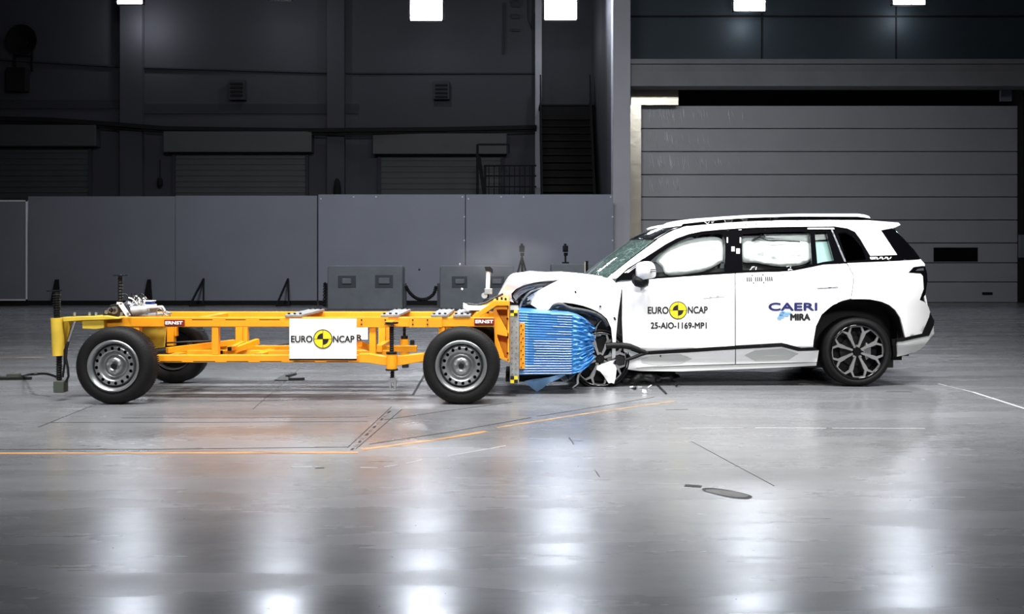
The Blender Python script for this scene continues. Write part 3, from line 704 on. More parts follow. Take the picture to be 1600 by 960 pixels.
mb = MB(); screw(mb, X2, 9.95, .70, W(0, 432, 9.95).z, .028, .03); mb.box(X2-.055, X2+.055, 9.9, 10.0, W(0, 431.5, 9.95).z, W(0, 429.5, 9.95).z); mb.build('jack_screw', 'screw', J2)
MB().cyl((X2, 9.95, .42), (X2, 9.95, .72), .05).build('jack_tube', 'yel2', J2)
MB().pprism([(98, 496), (162, 494), (185, 497), (185, 499), (162, 500), (128, 501), (99, 503)], 8.86, .1).build('outrigger_arm', 'yel2', T, bevel=.004)
MB().pprism([(127.5, 496), (162.5, 495), (162.5, 513), (150, 515), (128.5, 514)], 8.88, .12).build('outrigger_block', 'yel2', T, bevel=.005)
MB().box(-4.06, -3.6, 9.86, 9.94, .70, .74).box(-4.06, -3.72, 8.96, 9.86, .70, .73).build('rear_deck', 'yel2', T, bevel=.004)
MB().pprism([(100, 502), (112, 502), (100, 550)], 9.0, .02).build('gusset', 'yel2', T)
mb = MB()
for px in (116.5, 140, 150, 190, 200):
    p = W(px, 493.5, 8.93); mb.cyl(p, p+Vector((0, 0, .03)), .012, n=8)
mb.build('top_bolt', 'steel', T)
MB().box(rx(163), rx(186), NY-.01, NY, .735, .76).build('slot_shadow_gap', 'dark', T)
# recording equipment heap
Ez = .752
E = empty_part('recording_equipment', (rx(210), 9.2, Ez), T)
MB().pprism([(160, 495), (161, 486), (170, 482), (171, 477), (184, 474), (196, 476), (203, 494)], 9.05, .25).build('gearbox_housing', 'wreck', E, bevel=.006)
mb = MB()
for px, py, r in ((166, 488, .018), (172, 485, .026), (178, 485, .036)):
    p = W(px, py, 9.04); mb.cyl(p, p+Vector((0, .04, 0)), r, n=20)
mb.build('roller', 'rim', E)
mb = MB()
for px, py in ((178, 485), (172, 485)):
    p = W(px, py, 9.03); mb.cyl(p, p+Vector((0, .03, 0)), .014, n=14)
mb.build('roller_core', 'dark', E)
MB().bar(W(188, 475, 9.04), W(201, 494, 9.04), .02, .035).bar(W(183, 474, 9.04), W(191, 474.5, 9.04), .02, .02).build('side_bracket', 'white', E)
p = W(204, 487, 9.15); q3 = W(230, 485, 9.2); MB().cyl(p, q3, .052, .046, 28).cyl(q3, q3+(q3-p)*.15, .035, .02, 20).build('silver_canister', 'galv', E, bevel=.005)
MB().cyl(W(231, 481, 9.15), W(254, 479.5, 9.15), .011).bar(W(254, 479, 9.15), W(258, 486, 9.15), .012).build('rod', 'white', E)
MB().box(rx(205, 9.3), rx(258, 9.3), 9.15, 9.5, Ez, Ez+.012).build('base_tray', 'galv', E)
MB().pbox(221, 471, 237, 477, 9.4, .1).build('blue_case', 'bluebox', E, bevel=.004); MB().pbox(220, 476, 238, 479, 9.39, .12).pbox(219.5, 470, 237, 471.5, 9.39, .12).build('case_edge', 'white', E)
MB().box(rx(207, 9.4), rx(234, 9.4), 9.3, 9.6, Ez, W(0, 479, 9.4).z).build('case_stand', 'wreckg', E, bevel=.01)
mb = MB(); mw = MB()
for k in range(16):
    x = R_.uniform(198, 226); p = W(x, R_.uniform(478, 484), 9.25); q3 = p+Vector((R_.uniform(-.05, .08), R_.uniform(-.05, .05), R_.uniform(.04, .12)))
    r3 = q3+Vector((R_.uniform(-.05, .06), 0, R_.uniform(-.06, .03))); (mb if k % 2 else mw).tube(smooth_poly([tuple(p), tuple(q3), tuple(r3)], False, 4), .006 if k % 2 else .008, 6)
for px in (206, 211): mb.tube([W(px, 478, 9.3), W(px, 458, 9.3)], .005)
mb.build('dark_wire', 'cable', E); mw.build('white_wire', 'white', E)
MB().tube(smooth_poly([tuple(W(a, b, 9.1)) for a, b in ((244, 494), (246, 484), (252, 483), (256, 490), (262, 494))], False, 5), .006).tube(smooth_poly([tuple(W(a, b, 9.1)) for a, b in ((252, 496), (258, 488), (264, 489), (266, 496))], False, 5), .006).build('loop_wire', 'rim', E)
MB().blob(W(203, 481, 9.2), (.07, .07, .05), 2, .4, 3).build('torn_wrap', 'wreckg', E)
# middle jack with its arms
JM = empty_part('side_jack', (W(612, 560, 8.8).x, 8.8, .4), T); YJ = 8.78
def pj(a, b): return W(a, b, YJ)
MB().cyl(pj(612, 577), pj(612, 552), .047, n=28).build('jack_tube', 'yel', JM, bevel=.003)
MB().cyl(pj(612, 579), pj(612, 576.5), .056).cyl(pj(612, 553.5), pj(612, 550), .05).cyl(pj(612, 506), pj(612, 503.5), .06).build('jack_collar', 'screw', JM)
mb = MB(); screw(mb, pj(612, 0).x, YJ, pj(0, 552).z, pj(0, 504).z, .025, .02); mb.build('jack_screw', 'screw', JM); mb = MB(); screw(mb, pj(613, 0).x, YJ, pj(0, 592).z, pj(0, 578).z, .022, .02); mb.build('jack_screw', 'screw', JM)
MB().pprism([(608, 591), (618, 591), (619, 598), (618.5, 610), (615.5, 610), (615, 598), (611.5, 598), (611, 608), (608.5, 608), (607.5, 598)], YJ-.02, .04).build('clevis_foot', 'steel', JM, bevel=.003)
MB().pprism([(561, 553), (576, 553), (604, 558), (604, 572), (575, 567.5), (561, 567)], YJ+.02, .1).pprism([(620, 557), (662, 552.5), (662, 565), (620, 572.5)], YJ+.02, .1).build('jack_arm', 'yel', JM, bevel=.005)
MB().pbox(628, 570.5, 638, 575, YJ+.02, .05).build('rubber_stop', 'skirt', JM)
MB().box(rx(606), rx(618), YJ-.02, NY, zt0+.02, zt0+.06).build('jack_mount', 'yel', JM)
mb = MB(); X3 = W(632, 0, 10.06).x; screw(mb, X3, 10.06, W(0, 527, 10.06).z, W(0, 505, 10.06).z, .02, .02); mb.cyl((X3, 10.06, W(0, 530, 10.06).z), (X3, 10.06, W(0, 525, 10.06).z), .036)
mb.build('far_jack_screw', 'screw', T)
MB().cyl((X3, 10.06, .30), (X3, 10.06, W(0, 530, 10.06).z), .045).build('far_jack_tube', 'yel', T)
# signs
SY = 8.80
sg = MB().pbox(452, 498.5, 557, 561, SY, .014).build('sign_board', 'white', T, bevel=.002, label='white board with black lettering and round target')
MB().box(rx(458), rx(468), SY+.014, NY, .40, .64).box(rx(545), rx(553), SY+.014, NY, .40, .64).build('sign_bracket', 'yel', T)
MB().pbox(452, 561, 557, 563.5, SY+.005, .02).build('sign_lower_edge', 'dark', T)
fY = lambda x, z: SY
def target(parent, px, py, r, fy, off):
    C0 = surf(px, py, fy, -off); s_ = C0.y/F; R0 = r*s_
    def ring(r0, r1, o, a0=0, a1=2*PI, n=48):
        mb = MB(); k = n+1; P = [];
        for rr in (r0, r1):
            for i in range(k):
                a = a0+(a1-a0)*i/n; P.append(Vector((C0.x+rr*math.cos(a), 0, C0.z+rr*math.sin(a))))
        for v in P: v.y = fy(v.x, v.z)-o
        mb.add(P, [(i, k+i, k+i+1, i+1) for i in range(n)]); return mb
    ring(.0, R0, off).build('target_disc', 'tyel', parent, recalc=False)
    ring(R0*.94, R0*1.03, off+.001).build('target_ring', 'ink', parent, recalc=False)
    mb = ring(0, R0*.62, off+.001, PI/2, PI, 12); m2 = ring(0, R0*.62, off+.001, -PI/2, 0, 12); mb.add(m2.v, m2.f)
    def ln(x0, z0, x1, z1):
        P = [Vector((C0.x+x, 0, C0.z+z)) for x, z in ((x0, z0), (x1, z0), (x1, z1), (x0, z1))]
        for v in P: v.y = fy(v.x, v.z)-off-.001
        mb.add(P, [(0, 1, 2, 3)])
    t_ = R0*.02; ln(-R0, -t_, R0, t_); ln(-t_, -R0, t_, R0)
    mb.build('target_mark', 'ink', parent, recalc=False)
text('EURO', 455, 525, 488, 535.2, fY, 'ink', sg); text('NCAP', 520.5, 525, 553.5, 535.2, fY, 'ink', sg)
target(sg, 504.5, 530, 14.6, fY, .003)
fs = MB().pbox(535, 511, 574.5, 531, 9.86, .012).build('far_sign_board', 'white', T)
text('R', 557.5, 523.5, 565.5, 532, lambda x, z: 9.86, 'ink', fs, bold=.5)
for (a, b, c, d) in ((256.5, 500, 287, 509.5), (741, 498, 772.5, 507.5)):
    pl = MB().pbox(a, b, c, d, NY-.03, .03).build('name_plate', 'red', T, bevel=.002, label='dark red plate with white lettering')
    text('ERNST', a+2, b+2.4, c-2, d-2.4, lambda x, z: NY-.03, 'white', pl, bold=.35)
# front bracket, plate
BYn = 9.0
def bp(pts, Y, d): return MB().pprism(pts, Y, d)
MB().box(W(773, 0, BYn).x, W(795, 0, BYn).x, BYn+.16, 10.1, W(0, 563, BYn).z, W(0, 477, BYn).z).build('bracket_web', 'yel', T)
bp([(771, 485), (775, 476), (795, 476), (795, 484), (776, 484), (776, 486), (795, 522), (795, 527), (777, 523), (777, 527), (789, 560), (795, 561), (795, 565.5), (780, 560), (773, 537)], BYn, .16).build('bracket_face', 'yel', T, bevel=.002)
MB().box(W(793, 0, 9.0).x, W(796, 0, 9.0).x, BYn, 10.2, W(0, 566, BYn).z, W(0, 478, BYn).z).build('bracket_end_plate', 'yel', T)
bp([(738, 494), (773, 470), (792, 470), (795, 478), (776, 478), (748, 497), (738, 500)], BYn-.04, .06).build('bracket_strut', 'yel', T, bevel=.004)
bp([(726, 490), (768, 468), (792, 468), (792, 471), (774, 472), (736, 492)], BYn+.5, .06).build('bracket_strut', 'yel', T, bevel=.004)
MB().box(W(770, 0, 9).x, W(795, 0, 9).x, BYn, 10.1, W(0, 476, 9).z, W(0, 470, 9).z).build('bracket_cap', 'yel', T, bevel=.005)
mb = MB()
for px, py in ((777, 467.5), (784, 467), (790, 468)): p = W(px, py+2, 9.03); mb.cyl(p, p+Vector((0, 0, .025)), .01, n=6)
for px, py in ((793, 498), (793, 552), (793, 527)): p = W(px, py, BYn); mb.cyl(p, p-Vector((0, .02, 0)), .01, n=6)
mb.build('bracket_bolt', 'screw', T)
PYn = 9.1
fp = MB().box(W(796.5, 0, PYn).x, W(811, 0, PYn).x, PYn, 10.35, W(0, 600, PYn).z, W(0, 484, PYn).z).build('front_plate', 'galv', T, bevel=.004)
mb = MB()
for k in range(11):
    for px in (800, 806.5):
        p = W(px+R_.uniform(-.6, .6), 503+k*8.2, PYn); mb.cyl(p, p-Vector((0, .006, 0)), .0035, n=8)
mb.build('plate_hole', 'dark', fp)
def checker(x0, y0, x1, y1, par):
    xm = (x0+x1)/2; ym = (y0+y1)/2
    MB().pbox(x0, y0, x1, y1, PYn-.004, .004).build('checker_mark', 'tyel', par)
    MB().pbox(x0, y0, xm, ym, PYn-.006, .003).pbox(xm, ym, x1, y1, PYn-.006, .003).build('checker_square', 'ink', par)
checker(797.5, 484.5, 808.5, 494, fp); checker(797.5, 588, 809, 599, fp)
# blue block
BLY = 9.25
def blue_pt(u, v):     # u 0..1 along x, v 0..1 from the top down
    top = [(0, 486.6), (.7, 490.5), (.83, 495), (.93, 501), (1, 510)]; bot = [(0, 586), (.7, 585.5), (.85, 580), (.93, 572), (1, 562)]
    def ip(t, L):
        for (a, b), (c, d) in zip(L, L[1:]):
            if t <= c: return b+(d-b)*(t-a)/(c-a)
        return L[-1][1]
    py = ip(u, top)*(1-v)+ip(u, bot)*v; px = 810+u*117
    ridge = abs(((v*25) % 1)-.5)*2
    Y = BLY+.0*u
    if u < .72: Y += ridge*.018*(1 if .12 < u < .72 else .35)
    else:
        t = (u-.72)/.28; px += 6*noise.noise(Vector((v*16, 3.1, 0)))*t*1.4+3*math.sin(v*21)*t
        Y += .10*t*t+.04*t*noise.noise(Vector((u*16, v*32, 1)))*2+.014*abs(math.sin(v*25*PI*.5+u*6))
        Y -= .03*math.sin(t*PI)
    return W(px, py, Y)
nu, nv = 60, 150
rows = [[blue_pt(i/nu, j/nv) for i in range(nu+1)] for j in range(nv+1)]
mb = MB(); loft(mb, rows)
def back(p): return Vector((p.x, 10.28 if p.x < .42 else 9.74, p.z))
edge = rows[0]+[r[-1] for r in rows[1:]]+rows[-1][::-1][1:]+[r[0] for r in rows[::-1]][1:-1]
bk = [back(p) for p in edge]; n = len(edge)
mb.add(edge+bk, [(i, (i+1) % n, (i+1) % n+n, i+n) for i in range(n)]); mb.add(bk, [tuple(range(n))])
bb = mb.build('deformable_block', 'blue', T, label='crumpled blue honeycomb block with horizontal ridges')
mb = MB()
for k in range(25):
    v = (k+.5)/25; u0 = .20+.04*R_.random() if k > 10 else (.52 if k in (1, 2, 3) else .38+.2*R_.random()); u1 = .71
    if k > 20: u0 = .02
    if 3 < k < 11 and k % 3 == 0: continue
    pts = [blue_pt(u0+(u1-u0)*i/14, v) for i in range(15)]
    pts = [p+Vector((0, -.003, R_.uniform(-.0008, .0008))) for p in pts]; mb.tube(pts, .0036 if k > 10 else .0026, 5)
mb.build('cell_edge', 'bluelt', bb, label='bright metal cell edges')
ys_ = MB().pbox(811.5, 505, 820, 577, 9.19, .05).build('clamp_strip', 'yel', T, bevel=.003)
mb = MB()
for k in range(11):
    p = W(815.6+(1.6 if k % 2 else -1.2), 509+k*6.5, 9.19); mb.cyl(p, p-Vector((0, .008, 0)), .006, n=8)
mb.build('clamp_bolt', 'screw', ys_)
# bent foil under the block
sheet(MB(), [(819, 596), (832, 593), (857, 590), (877, 585), (884, 586), (872, 593), (858, 599), (848, 607), (839, 612.6), (830, 606)], lambda a, b: W(a, b, 9.36+.05*math.sin((a-820)*.11)+.004*(b-590)), .005, sp=3).build('bent_foil', 'bluegr', T, recalc=False, label='loose bent blue grey sheet')
rows = [[W(868+9*i+2*j, 586+(3+5*math.sin(i*1.4))*j/2, 9.4+.03*i) for j in range(4)] for i in range(4)]
mb = MB(); loft(mb, rows); fo = mb.build('bent_foil', 'wreckg', T, recalc=False); sm_ = fo.modifiers.new('s', 'SOLIDIFY'); sm_.thickness = .004
MB().box(W(790, 0, 9.3).x, .55, 9.45, 10.2, .1, .17).build('lower_support', 'dark', T)
# sensor post beyond
sp_ = empty_part('sensor_post', (W(762, 466, 9.9).x, 9.9, .75), T)
MB().cyl(W(762, 452, 9.9), W(763, 424, 9.9), .021).build('post_tube', 'white', sp_); MB().pprism([(757, 417), (766, 417), (770, 421), (770, 428), (766, 425), (759, 424)], 9.87, .06).build('sensor_head', 'skirt', sp_, bevel=.003); MB().cyl(W(762, 460, 9.9), W(762, 490, 9.9), .012).build('post_foot', 'skirt', sp_)
MB().box(W(757, 0, 9.9).x, W(769, 0, 9.9).x, 9.86, 9.94, W(0, 460, 9.9).z, W(0, 451, 9.9).z).build('post_clamp', 'steel', sp_, bevel=.004)
MB().cyl(W(757, 462, 9.87), W(757, 462, 9.93), .03).build('post_pivot', 'steel', sp_)
# torn trim lying at the bracket
mb = MB(); pts = [(724, 473), (733, 476), (745, 476.5), (760, 476), (772, 471)]
rows = [[W(a, b+dy, 9.55-.05*dy) for dy in (0, 2, 5, 8)] for a, b in smooth_poly(pts, False, 4)]
loft(mb, rows); o = mb.build('torn_trim', 'paint2', T, recalc=False); sm_ = o.modifiers.new('s', 'SOLIDIFY'); sm_.thickness = .006
MB().tube([W(730, 475, 9.5), W(745, 477, 9.5), W(760, 473, 9.5), W(772, 466, 9.5), W(785, 460, 9.6)], .012).blob(W(770, 472, 9.6), (.08, .06, .035), 4, .4).build('torn_rubber', 'wreck', T)

# ------------------------------------------------------------------ the car
YC = 10.75
CAR = root('crashed_car', (2.4, YC, 0), 'white sport utility vehicle with crushed front and inflated airbags, hit by the yellow trolley', 'car')
def ys(x, z):      # depth of the near body side
    d = 0.0
    zc = .405+.022*(x-1.3)/1.0*.6          # crease above the black moulding
    if z < zc: d += .075*min(1, (zc-z)/.11)
    elif z < .85: d += .012*(.85-z)/.45
    elif z < 1.12: d += .05*((z-.85)/.27)**2
    else: d += .05+(z-1.12)*.37
    if x > 3.72: d += .34*((x-3.72)/.62)**2
    if x < .75: d += .22*((.75-x)/.6)**2
    # muscular rear arch
    r = math.hypot(x-3.466, z-.35)
    if z > .3: d -= .028*math.exp(-((r-.50)/.09)**2)
    r = math.hypot(x-.9, z-.36)
    if z > .3 and x < 1.12: d -= .02*math.exp(-((r-.5)/.08)**2)
    return 9.79+d
def cm(off=0.0): return lambda px, py: surf(px, py, ys, off)
def both(o):
    c = o.copy(); COL.objects.link(c); c.parent = o.parent; c.scale.y = -1
    for ch in list(o.children): d = ch.copy(); COL.objects.link(d); d.parent = c
    return c
def cpanel(name, poly, m, off=0.0, th=.03, holes=(), sp=5, parent=None, mirror=True, label=None, map_=None):
    o = sheet(MB(), poly, map_ or cm(off), th, holes, sp).build(name, m, parent or CAR, label=label, recalc=False)
    if mirror: both(o)
    return o
cant_top = [(949, 434.5), (985, 406), (1020, 380), (1032.5, 370.8), (1051, 361), (1070, 354), (1090, 352.3), (1120, 349.5), (1170, 346.1), (1220, 344.5), (1290, 344), (1357, 344.3)]
cant_low = [(1360, 400), (1351, 385), (1345, 374.5), (1336, 362.5), (1324, 357), (1304.5, 354), (1240, 354.5), (1182, 355.6), (1145, 357.5), (1120, 359.4), (1097, 361.5), (1076, 366), (1057.5, 372.5), (1039, 382.5), (1020, 395), (980, 420), (964, 435)]
cpanel('roof_side_rail', cant_top+[(1375, 346), (1404, 348), (1407, 351.5), (1399, 355.5), (1376.5, 360), (1402, 398.5)]+cant_low+[(957, 436)], 'paint', 0, .05)
belt = [(962, 441), (971, 438.6), (1025, 435), (1082, 430.8), (1132, 427.6), (1170, 425.2), (1220, 423.7), (1240, 422), (1270, 416.3), (1286.5, 412.7), (1321, 411), (1360, 409)]
fw = [(1012, 433.5), (1012, 412), (1027, 399), (1045, 386.5), (1058, 379), (1075, 372), (1098, 367), (1122, 365.3), (1129.5, 367.5), (1133, 375), (1133, 400), (1132, 424.6), (1090, 427.8), (1040, 431.8)]
rw1 = [(1160.5, 422.5), (1158.8, 372), (1161, 366), (1200, 363.5), (1265.5, 362), (1268.6, 413), (1240, 419), (1220, 421)]
rw2 = [(1273, 364), (1291, 362.5), (1303, 407.5), (1287, 409.5), (1277, 412)]
qw = [(1309, 364), (1322, 362.5), (1332, 367), (1345, 384), (1351, 397), (1353, 406), (1323, 408)]
cpanel('window_frame', [(x, y) for x, y in belt]+[(x, y) for x, y in cant_low], 'gloss', .012, .03, [fw, rw1, rw2, qw], 5)
def grow(poly, k):
    cx_ = sum(p[0] for p in poly)/len(poly); cy_ = sum(p[1] for p in poly)/len(poly)
    return [(cx_+(x-cx_)*k, cy_+(y-cy_)*k) for x, y in poly]
cpanel('front_door_glass', grow(fw, 1.02), 'glass', .03, .004, sp=9)
cpanel('rear_door_glass', grow(rw1, 1.02), 'glass', .03, .004, sp=9)
cpanel('rear_fixed_glass', grow(rw2, 1.05), 'glass', .03, .004, sp=9)
cpanel('quarter_glass', grow(qw, 1.03), 'glassd', .03, .004, sp=9)
# bright and black details on the pillars
cpanel('window_moulding', [(1262, 356), (1303, 356), (1304, 358.4), (1262, 358.4)], 'paint2', 0, .01, mirror=False)
cpanel('door_edge_strip', [(1298, 358), (1300.5, 358), (1322, 409), (1319, 409)], 'wreckg', .006, .006, mirror=False)
for q_ in ([(1143, 385.5), (1148, 385.5), (1148, 393), (1143, 393)], [(1150.5, 388.5), (1156, 388.5), (1156, 396.5), (1150.5, 396.5)], [(1135.5, 371), (1137.5, 371), (1137.5, 379.5), (1135.5, 379.5)], [(1156, 371), (1158, 371), (1158, 380), (1156, 380)]):
    cpanel('reference_sticker', q_, 'white', .005, .006, mirror=False, sp=4)
cpanel('pillar_strip', [(1002, 404), (1040, 379.5), (1044, 379), (1006, 404.5)], 'rim', .004, .006, mirror=False)
for k, dx in enumerate((0, 4)):
    cpanel('pillar_strip', [(975+dx, 426.5), (995+dx, 412.5), (997+dx, 412.5), (978+dx, 426.5)], 'rim', .006, .006, mirror=False)
# body lower panels
arch_r = [(1271, 546), (1272, 535), (1276, 510), (1285, 492.5), (1302.5, 477.5), (1318, 471.5), (1330, 468.8), (1345, 467.6), (1360, 468), (1377.5, 471.5), (1390, 477), (1399, 484.5), (1407, 497), (1411, 512), (1414.5, 527.5)]
fend = [(821.6, 465.8), (845, 452), (872, 438.4), (885, 431), (894, 426.8), (920, 430), (955, 435.5), (962, 442), (971, 452), (968, 475.6), (965, 497.5), (962.7, 524), (961.6, 559), (956, 561), (957, 532.5), (955, 512.8), (948.5, 498.5), (940, 491), (933, 486.8), (922, 482), (911, 478), (897, 474.8), (883, 473), (867.5, 474.5), (862, 479), (856.6, 484.4), (843.5, 485.5), (832.5, 477.8), (823.8, 471.3)]
def fmap(px, py):
    p = surf(px, py, ys, 0); t = max(0, min(1, (930-px)/110))
    return surf(px, py, ys, .045*t*noise.noise(Vector((px*.045, py*.06, 2)))+.02*t*math.sin(py*.13+px*.05))
fd = cpanel('front_wing', fend, 'paint', 0, .02, sp=4, map_=fmap, mirror=False, label='crumpled white front wing')
cpanel('front_door', [(963, 442), (1025, 436), (1082, 431.8), (1148.2, 427.6), (1148.2, 541), (1080, 545), (1012, 549.5), (995, 545), (975, 550), (973.5, 536), (972, 500), (972.5, 453)], 'paint', 0, .03)
cpanel('front_door_lower', [(978, 567), (1000, 556.5), (1013, 554), (1148.4, 546), (1148.4, 569), (1065, 571.5), (1012, 573.5), (978, 577)], 'paint', 0, .03)
cpanel('rear_door', [(1149.8, 427.5), (1170, 426.4), (1220, 425), (1241, 423.4), (1270, 417.6), (1287, 414), (1322, 412), (1325, 416), (1333.5, 431.5), (1332, 450), (1328.3, 467.6), (1317, 470.3), (1302, 476.3), (1284, 491.5), (1275, 510), (1271, 534), (1270.5, 543.5), (1253, 544.5), (1221, 536), (1149.8, 540)], 'paint', 0, .03)
cpanel('rear_door_lower', [(1149.9, 546), (1221, 542), (1247, 549), (1279.5, 548), (1276.5, 566), (1240, 566.8), (1149.9, 569)], 'paint', 0, .03)
cpanel('sill', [(978, 577.6), (1012, 574.5), (1065, 572.6), (1149, 570.2), (1240, 568), (1276, 567), (1275.5, 571.5), (1240, 573.6), (1065, 580.8), (1000, 580)], 'paint2', .015, .06)
cpanel('sill_facet', [(1001, 561), (1018, 555.8), (1063, 553.8), (1082, 561), (1065, 568), (1028, 571), (1003, 567)], 'paint3', -.004, .004)
cpanel('sill_facet', [(1163, 555.5), (1180, 547.8), (1224, 544.8), (1248, 553), (1232, 563), (1180, 565)], 'paint3', -.004, .004)
cpanel('side_moulding', [(1010, 549.5), (1080, 545), (1149, 540.6), (1221, 536.3), (1230, 538), (1252, 544), (1273, 543), (1279, 547.6), (1247, 549), (1221, 542.2), (1149, 546.2), (1080, 550.8), (1010, 554.6)], 'black', -.012, .03)
cpanel('rear_wing', [(1323.6, 411.5), (1360, 410), (1399, 408.3), (1439, 405.8), (1444.8, 412), (1445.5, 415.3), (1427.5, 417.6), (1419, 426.6), (1439, 428), (1442.2, 432), (1443.3, 452), (1437, 469), (1444, 472), (1451, 480), (1453.2, 488), (1451.5, 496), (1440.6, 521.5)]+arch_r[::-1][:8]+[(1330, 467.6), (1333.3, 450), (1334.8, 431.5), (1326.4, 416)], 'paint', 0, .03)
cpanel('tail_light', [(1420.5, 426), (1428, 418.4), (1445.5, 416), (1448.5, 427), (1449.3, 439), (1445.8, 461), (1439, 469), (1438.2, 468.5), (1444.3, 452), (1443.3, 431.5), (1440, 427)], 'gloss', .002, .04)
cpanel('tail_light_lens', [(1431, 423.5), (1434, 420.5), (1443, 419), (1443.5, 423)], 'wreckg', -.002, .004, mirror=False, sp=4)
cpanel('rear_side_glass', [(1376.5, 360.5), (1395, 357.5), (1427.5, 389.5), (1438.8, 404.8), (1399, 407.5), (1361, 409.2), (1360.5, 400.5), (1402.8, 399)], 'gloss', .012, .02)
zz = MB()
for k in range(8): 
    x = 1360+k*4.1; sheet(zz, [(x, 401.8), (x+2.6, 401.8), (x+4.6, 405.6), (x+1.8, 405.6)] if k % 2 == 0 else [(x+1, 404.6), (x+3, 401.6), (x+4.6, 401.6), (x+2.6, 405)], cm(.008), .003, sp=5)
sheet(zz, [(1359, 401.8), (1368, 401.8), (1368, 405.4), (1360, 405)], cm(.009), .003, sp=5)
zz.build('zigzag_badge', 'white', CAR, label='white zigzag mark on black trim', recalc=False)
cpanel('bumper_strip', [(1401, 530.5), (1415, 528), (1441, 522), (1452.3, 496.5), (1453.5, 489), (1460, 502), (1459, 509), (1451.6, 524.3), (1442, 526), (1410, 534), (1401, 534.5)], 'black', -.01, .05)
cpanel('rear_bumper', [(1402, 535), (1442, 526.8), (1452, 525), (1458.8, 510), (1459.6, 521.5), (1442, 542.7), (1430.4, 550), (1415, 555), (1402, 557.5)], 'paint2', .0, .06)
cpanel('mud_flap', [(1394, 531), (1401.5, 530), (1402, 557), (1396, 557.5)], 'black', .02, .03)
cpanel('fuel_flap_line', [(1323, 411), (1324, 411), (1326, 416), (1325, 416)], 'dark', 0, .002, mirror=False)
# wheel arch inner edges
def liner(arch, off):
    mb = MB(); A = [cm(.01)(*p) for p in smooth_poly(arch, False, 3)]; rows = [A, [Vector((p.x, p.y+.33, p.z)) for p in A]]
    loft(mb, rows); o = mb.build('wheel_arch_liner', 'dark', CAR, recalc=False); both(o)
liner(arch_r+[(1403, 556)], 0)
liner([(858, 486), (867, 476), (883, 474.5), (911, 479), (933, 488), (948, 500), (954, 514), (956, 533), (956, 565)], 0)
MB().box(1.25, 4.02, 10.13, 11.37, .24, .98).box(1.2, 3.0, 9.93, 11.57, .24, .93).box(3.9, 4.02, 9.95, 11.55, .3, .98).build('inner_shell', 'dark', CAR)
MB().box(.62, 1.3, 10.22, 11.4, .34, .95).build('engine_bay', 'dark', CAR)
MB().box(1.05, 3.9, 10.05, 11.45, .17, .25).build('underbody', 'dark', CAR)
MB().box(1.15, 2.98, 9.93, 10.0, .21, .28).build('sill_seam', 'dark', CAR)
# roof, screens, bonnet
def across(pts, bulge, n=12, ex=2):
    rows = []
    for i in range(n+1):
        t = -1+2*i/n; k = 1-abs(t)**ex
        rows.append([Vector((p.x+bulge[0]*k, YC+(YC-p.y)*t, p.z+bulge[1]*k)) for p in pts])
    return rows
def skin(name, rows, m, th, label=None, recalc=False):
    mb = MB(); loft(mb, rows); o = mb.build(name, m, CAR, recalc=recalc, label=label); s_ = o.modifiers.new('solid', 'SOLIDIFY'); s_.thickness = th; s_.offset = -1; return o
roofline = [surf(x, y, ys, .005) for x, y in smooth_poly([(1051, 361.3), (1070, 354.5), (1090, 352.8), (1120, 350), (1170, 346.6), (1220, 345), (1290, 344.4), (1357, 344.8), (1404, 348.5)], False, 3)]
skin('roof', across(roofline, (0, .008)), 'paint', .02)
skin('windscreen', across([surf(x, y, ys, .01) for x, y in smooth_poly([(949, 434.5), (985, 406), (1020, 380.5), (1034, 370.5), (1051, 361.5)], False, 3)], (-.17, .02), 16, 2.8), 'wsg', .003)
cpanel('windscreen_surround', [(947, 435), (984, 405), (1018, 379.5), (1030, 370), (1046, 360.5), (1066, 353.6), (1070, 354.4), (1051, 361.6), (1033, 371.4), (1021, 380.6), (986, 406.6), (950, 435.4)], 'gloss', .012, .02)
skin('roof_front_band', across([surf(x, y, ys, .006) for x, y in smooth_poly([(1026, 375), (1034, 370.2), (1051, 361.2), (1058, 358)], False, 3)], (-.168, .024), 16, 2.8), 'gloss', .004)
def rear_rows(px): return across([surf(x, y, ys, .03) for x, y in px], (.09, 0))
skin('tailgate_glass', rear_rows([(1397, 357), (1412, 373), (1427, 389.5), (1438, 404.5)]), 'glassd', .01)
skin('tailgate', rear_rows([(1438, 405), (1445, 415), (1448, 427), (1448.5, 440), (1446, 460), (1450, 480), (1452, 496)]), 'paint', .02)
skin('rear_bumper_skin', rear_rows([(1452, 496), (1459, 505), (1459, 521), (1442, 542.5), (1428, 551), (1402, 557)]), 'paint2', .02)
MB().box(4.03, 4.1, 10.1, 11.4, 1.0, 1.05).build('parcel_shelf', 'dark', CAR)
def bon_rows():
    prof = smooth_poly([(955, 436), (925, 431.5), (893, 428), (860, 427.5), (835, 427), (812, 428), (800, 434.5), (790, 447), (783, 458), (780, 464)], False, 4); rows = []
    for i in range(29):
        t = i/28; Yd = 9.95+1.6*t; row = []
        for j, (px, py) in enumerate(prof):
            u = j/(len(prof)-1); b0 = W(px, py, 9.97)
            am = .05*u*math.sin(PI*min(1, t*1.0))
            z = b0.z+am*noise.noise(Vector((px*.03, t*4, 5)))*1.4-.035*t*(1-u)*.2-.03*t+.015*math.sin(t*PI)*(1-u)
            x = b0.x+.12*math.sin(PI*t)*(-(1-u)*.4)+.05*noise.noise(Vector((3, t*5, u*3)))*u*(t > 0)
            row.append(Vector((x, Yd, z)))
        rows.append(row)
    return rows
rows = bon_rows(); skin('bonnet', rows, 'paint', .012, label='buckled white bonnet')
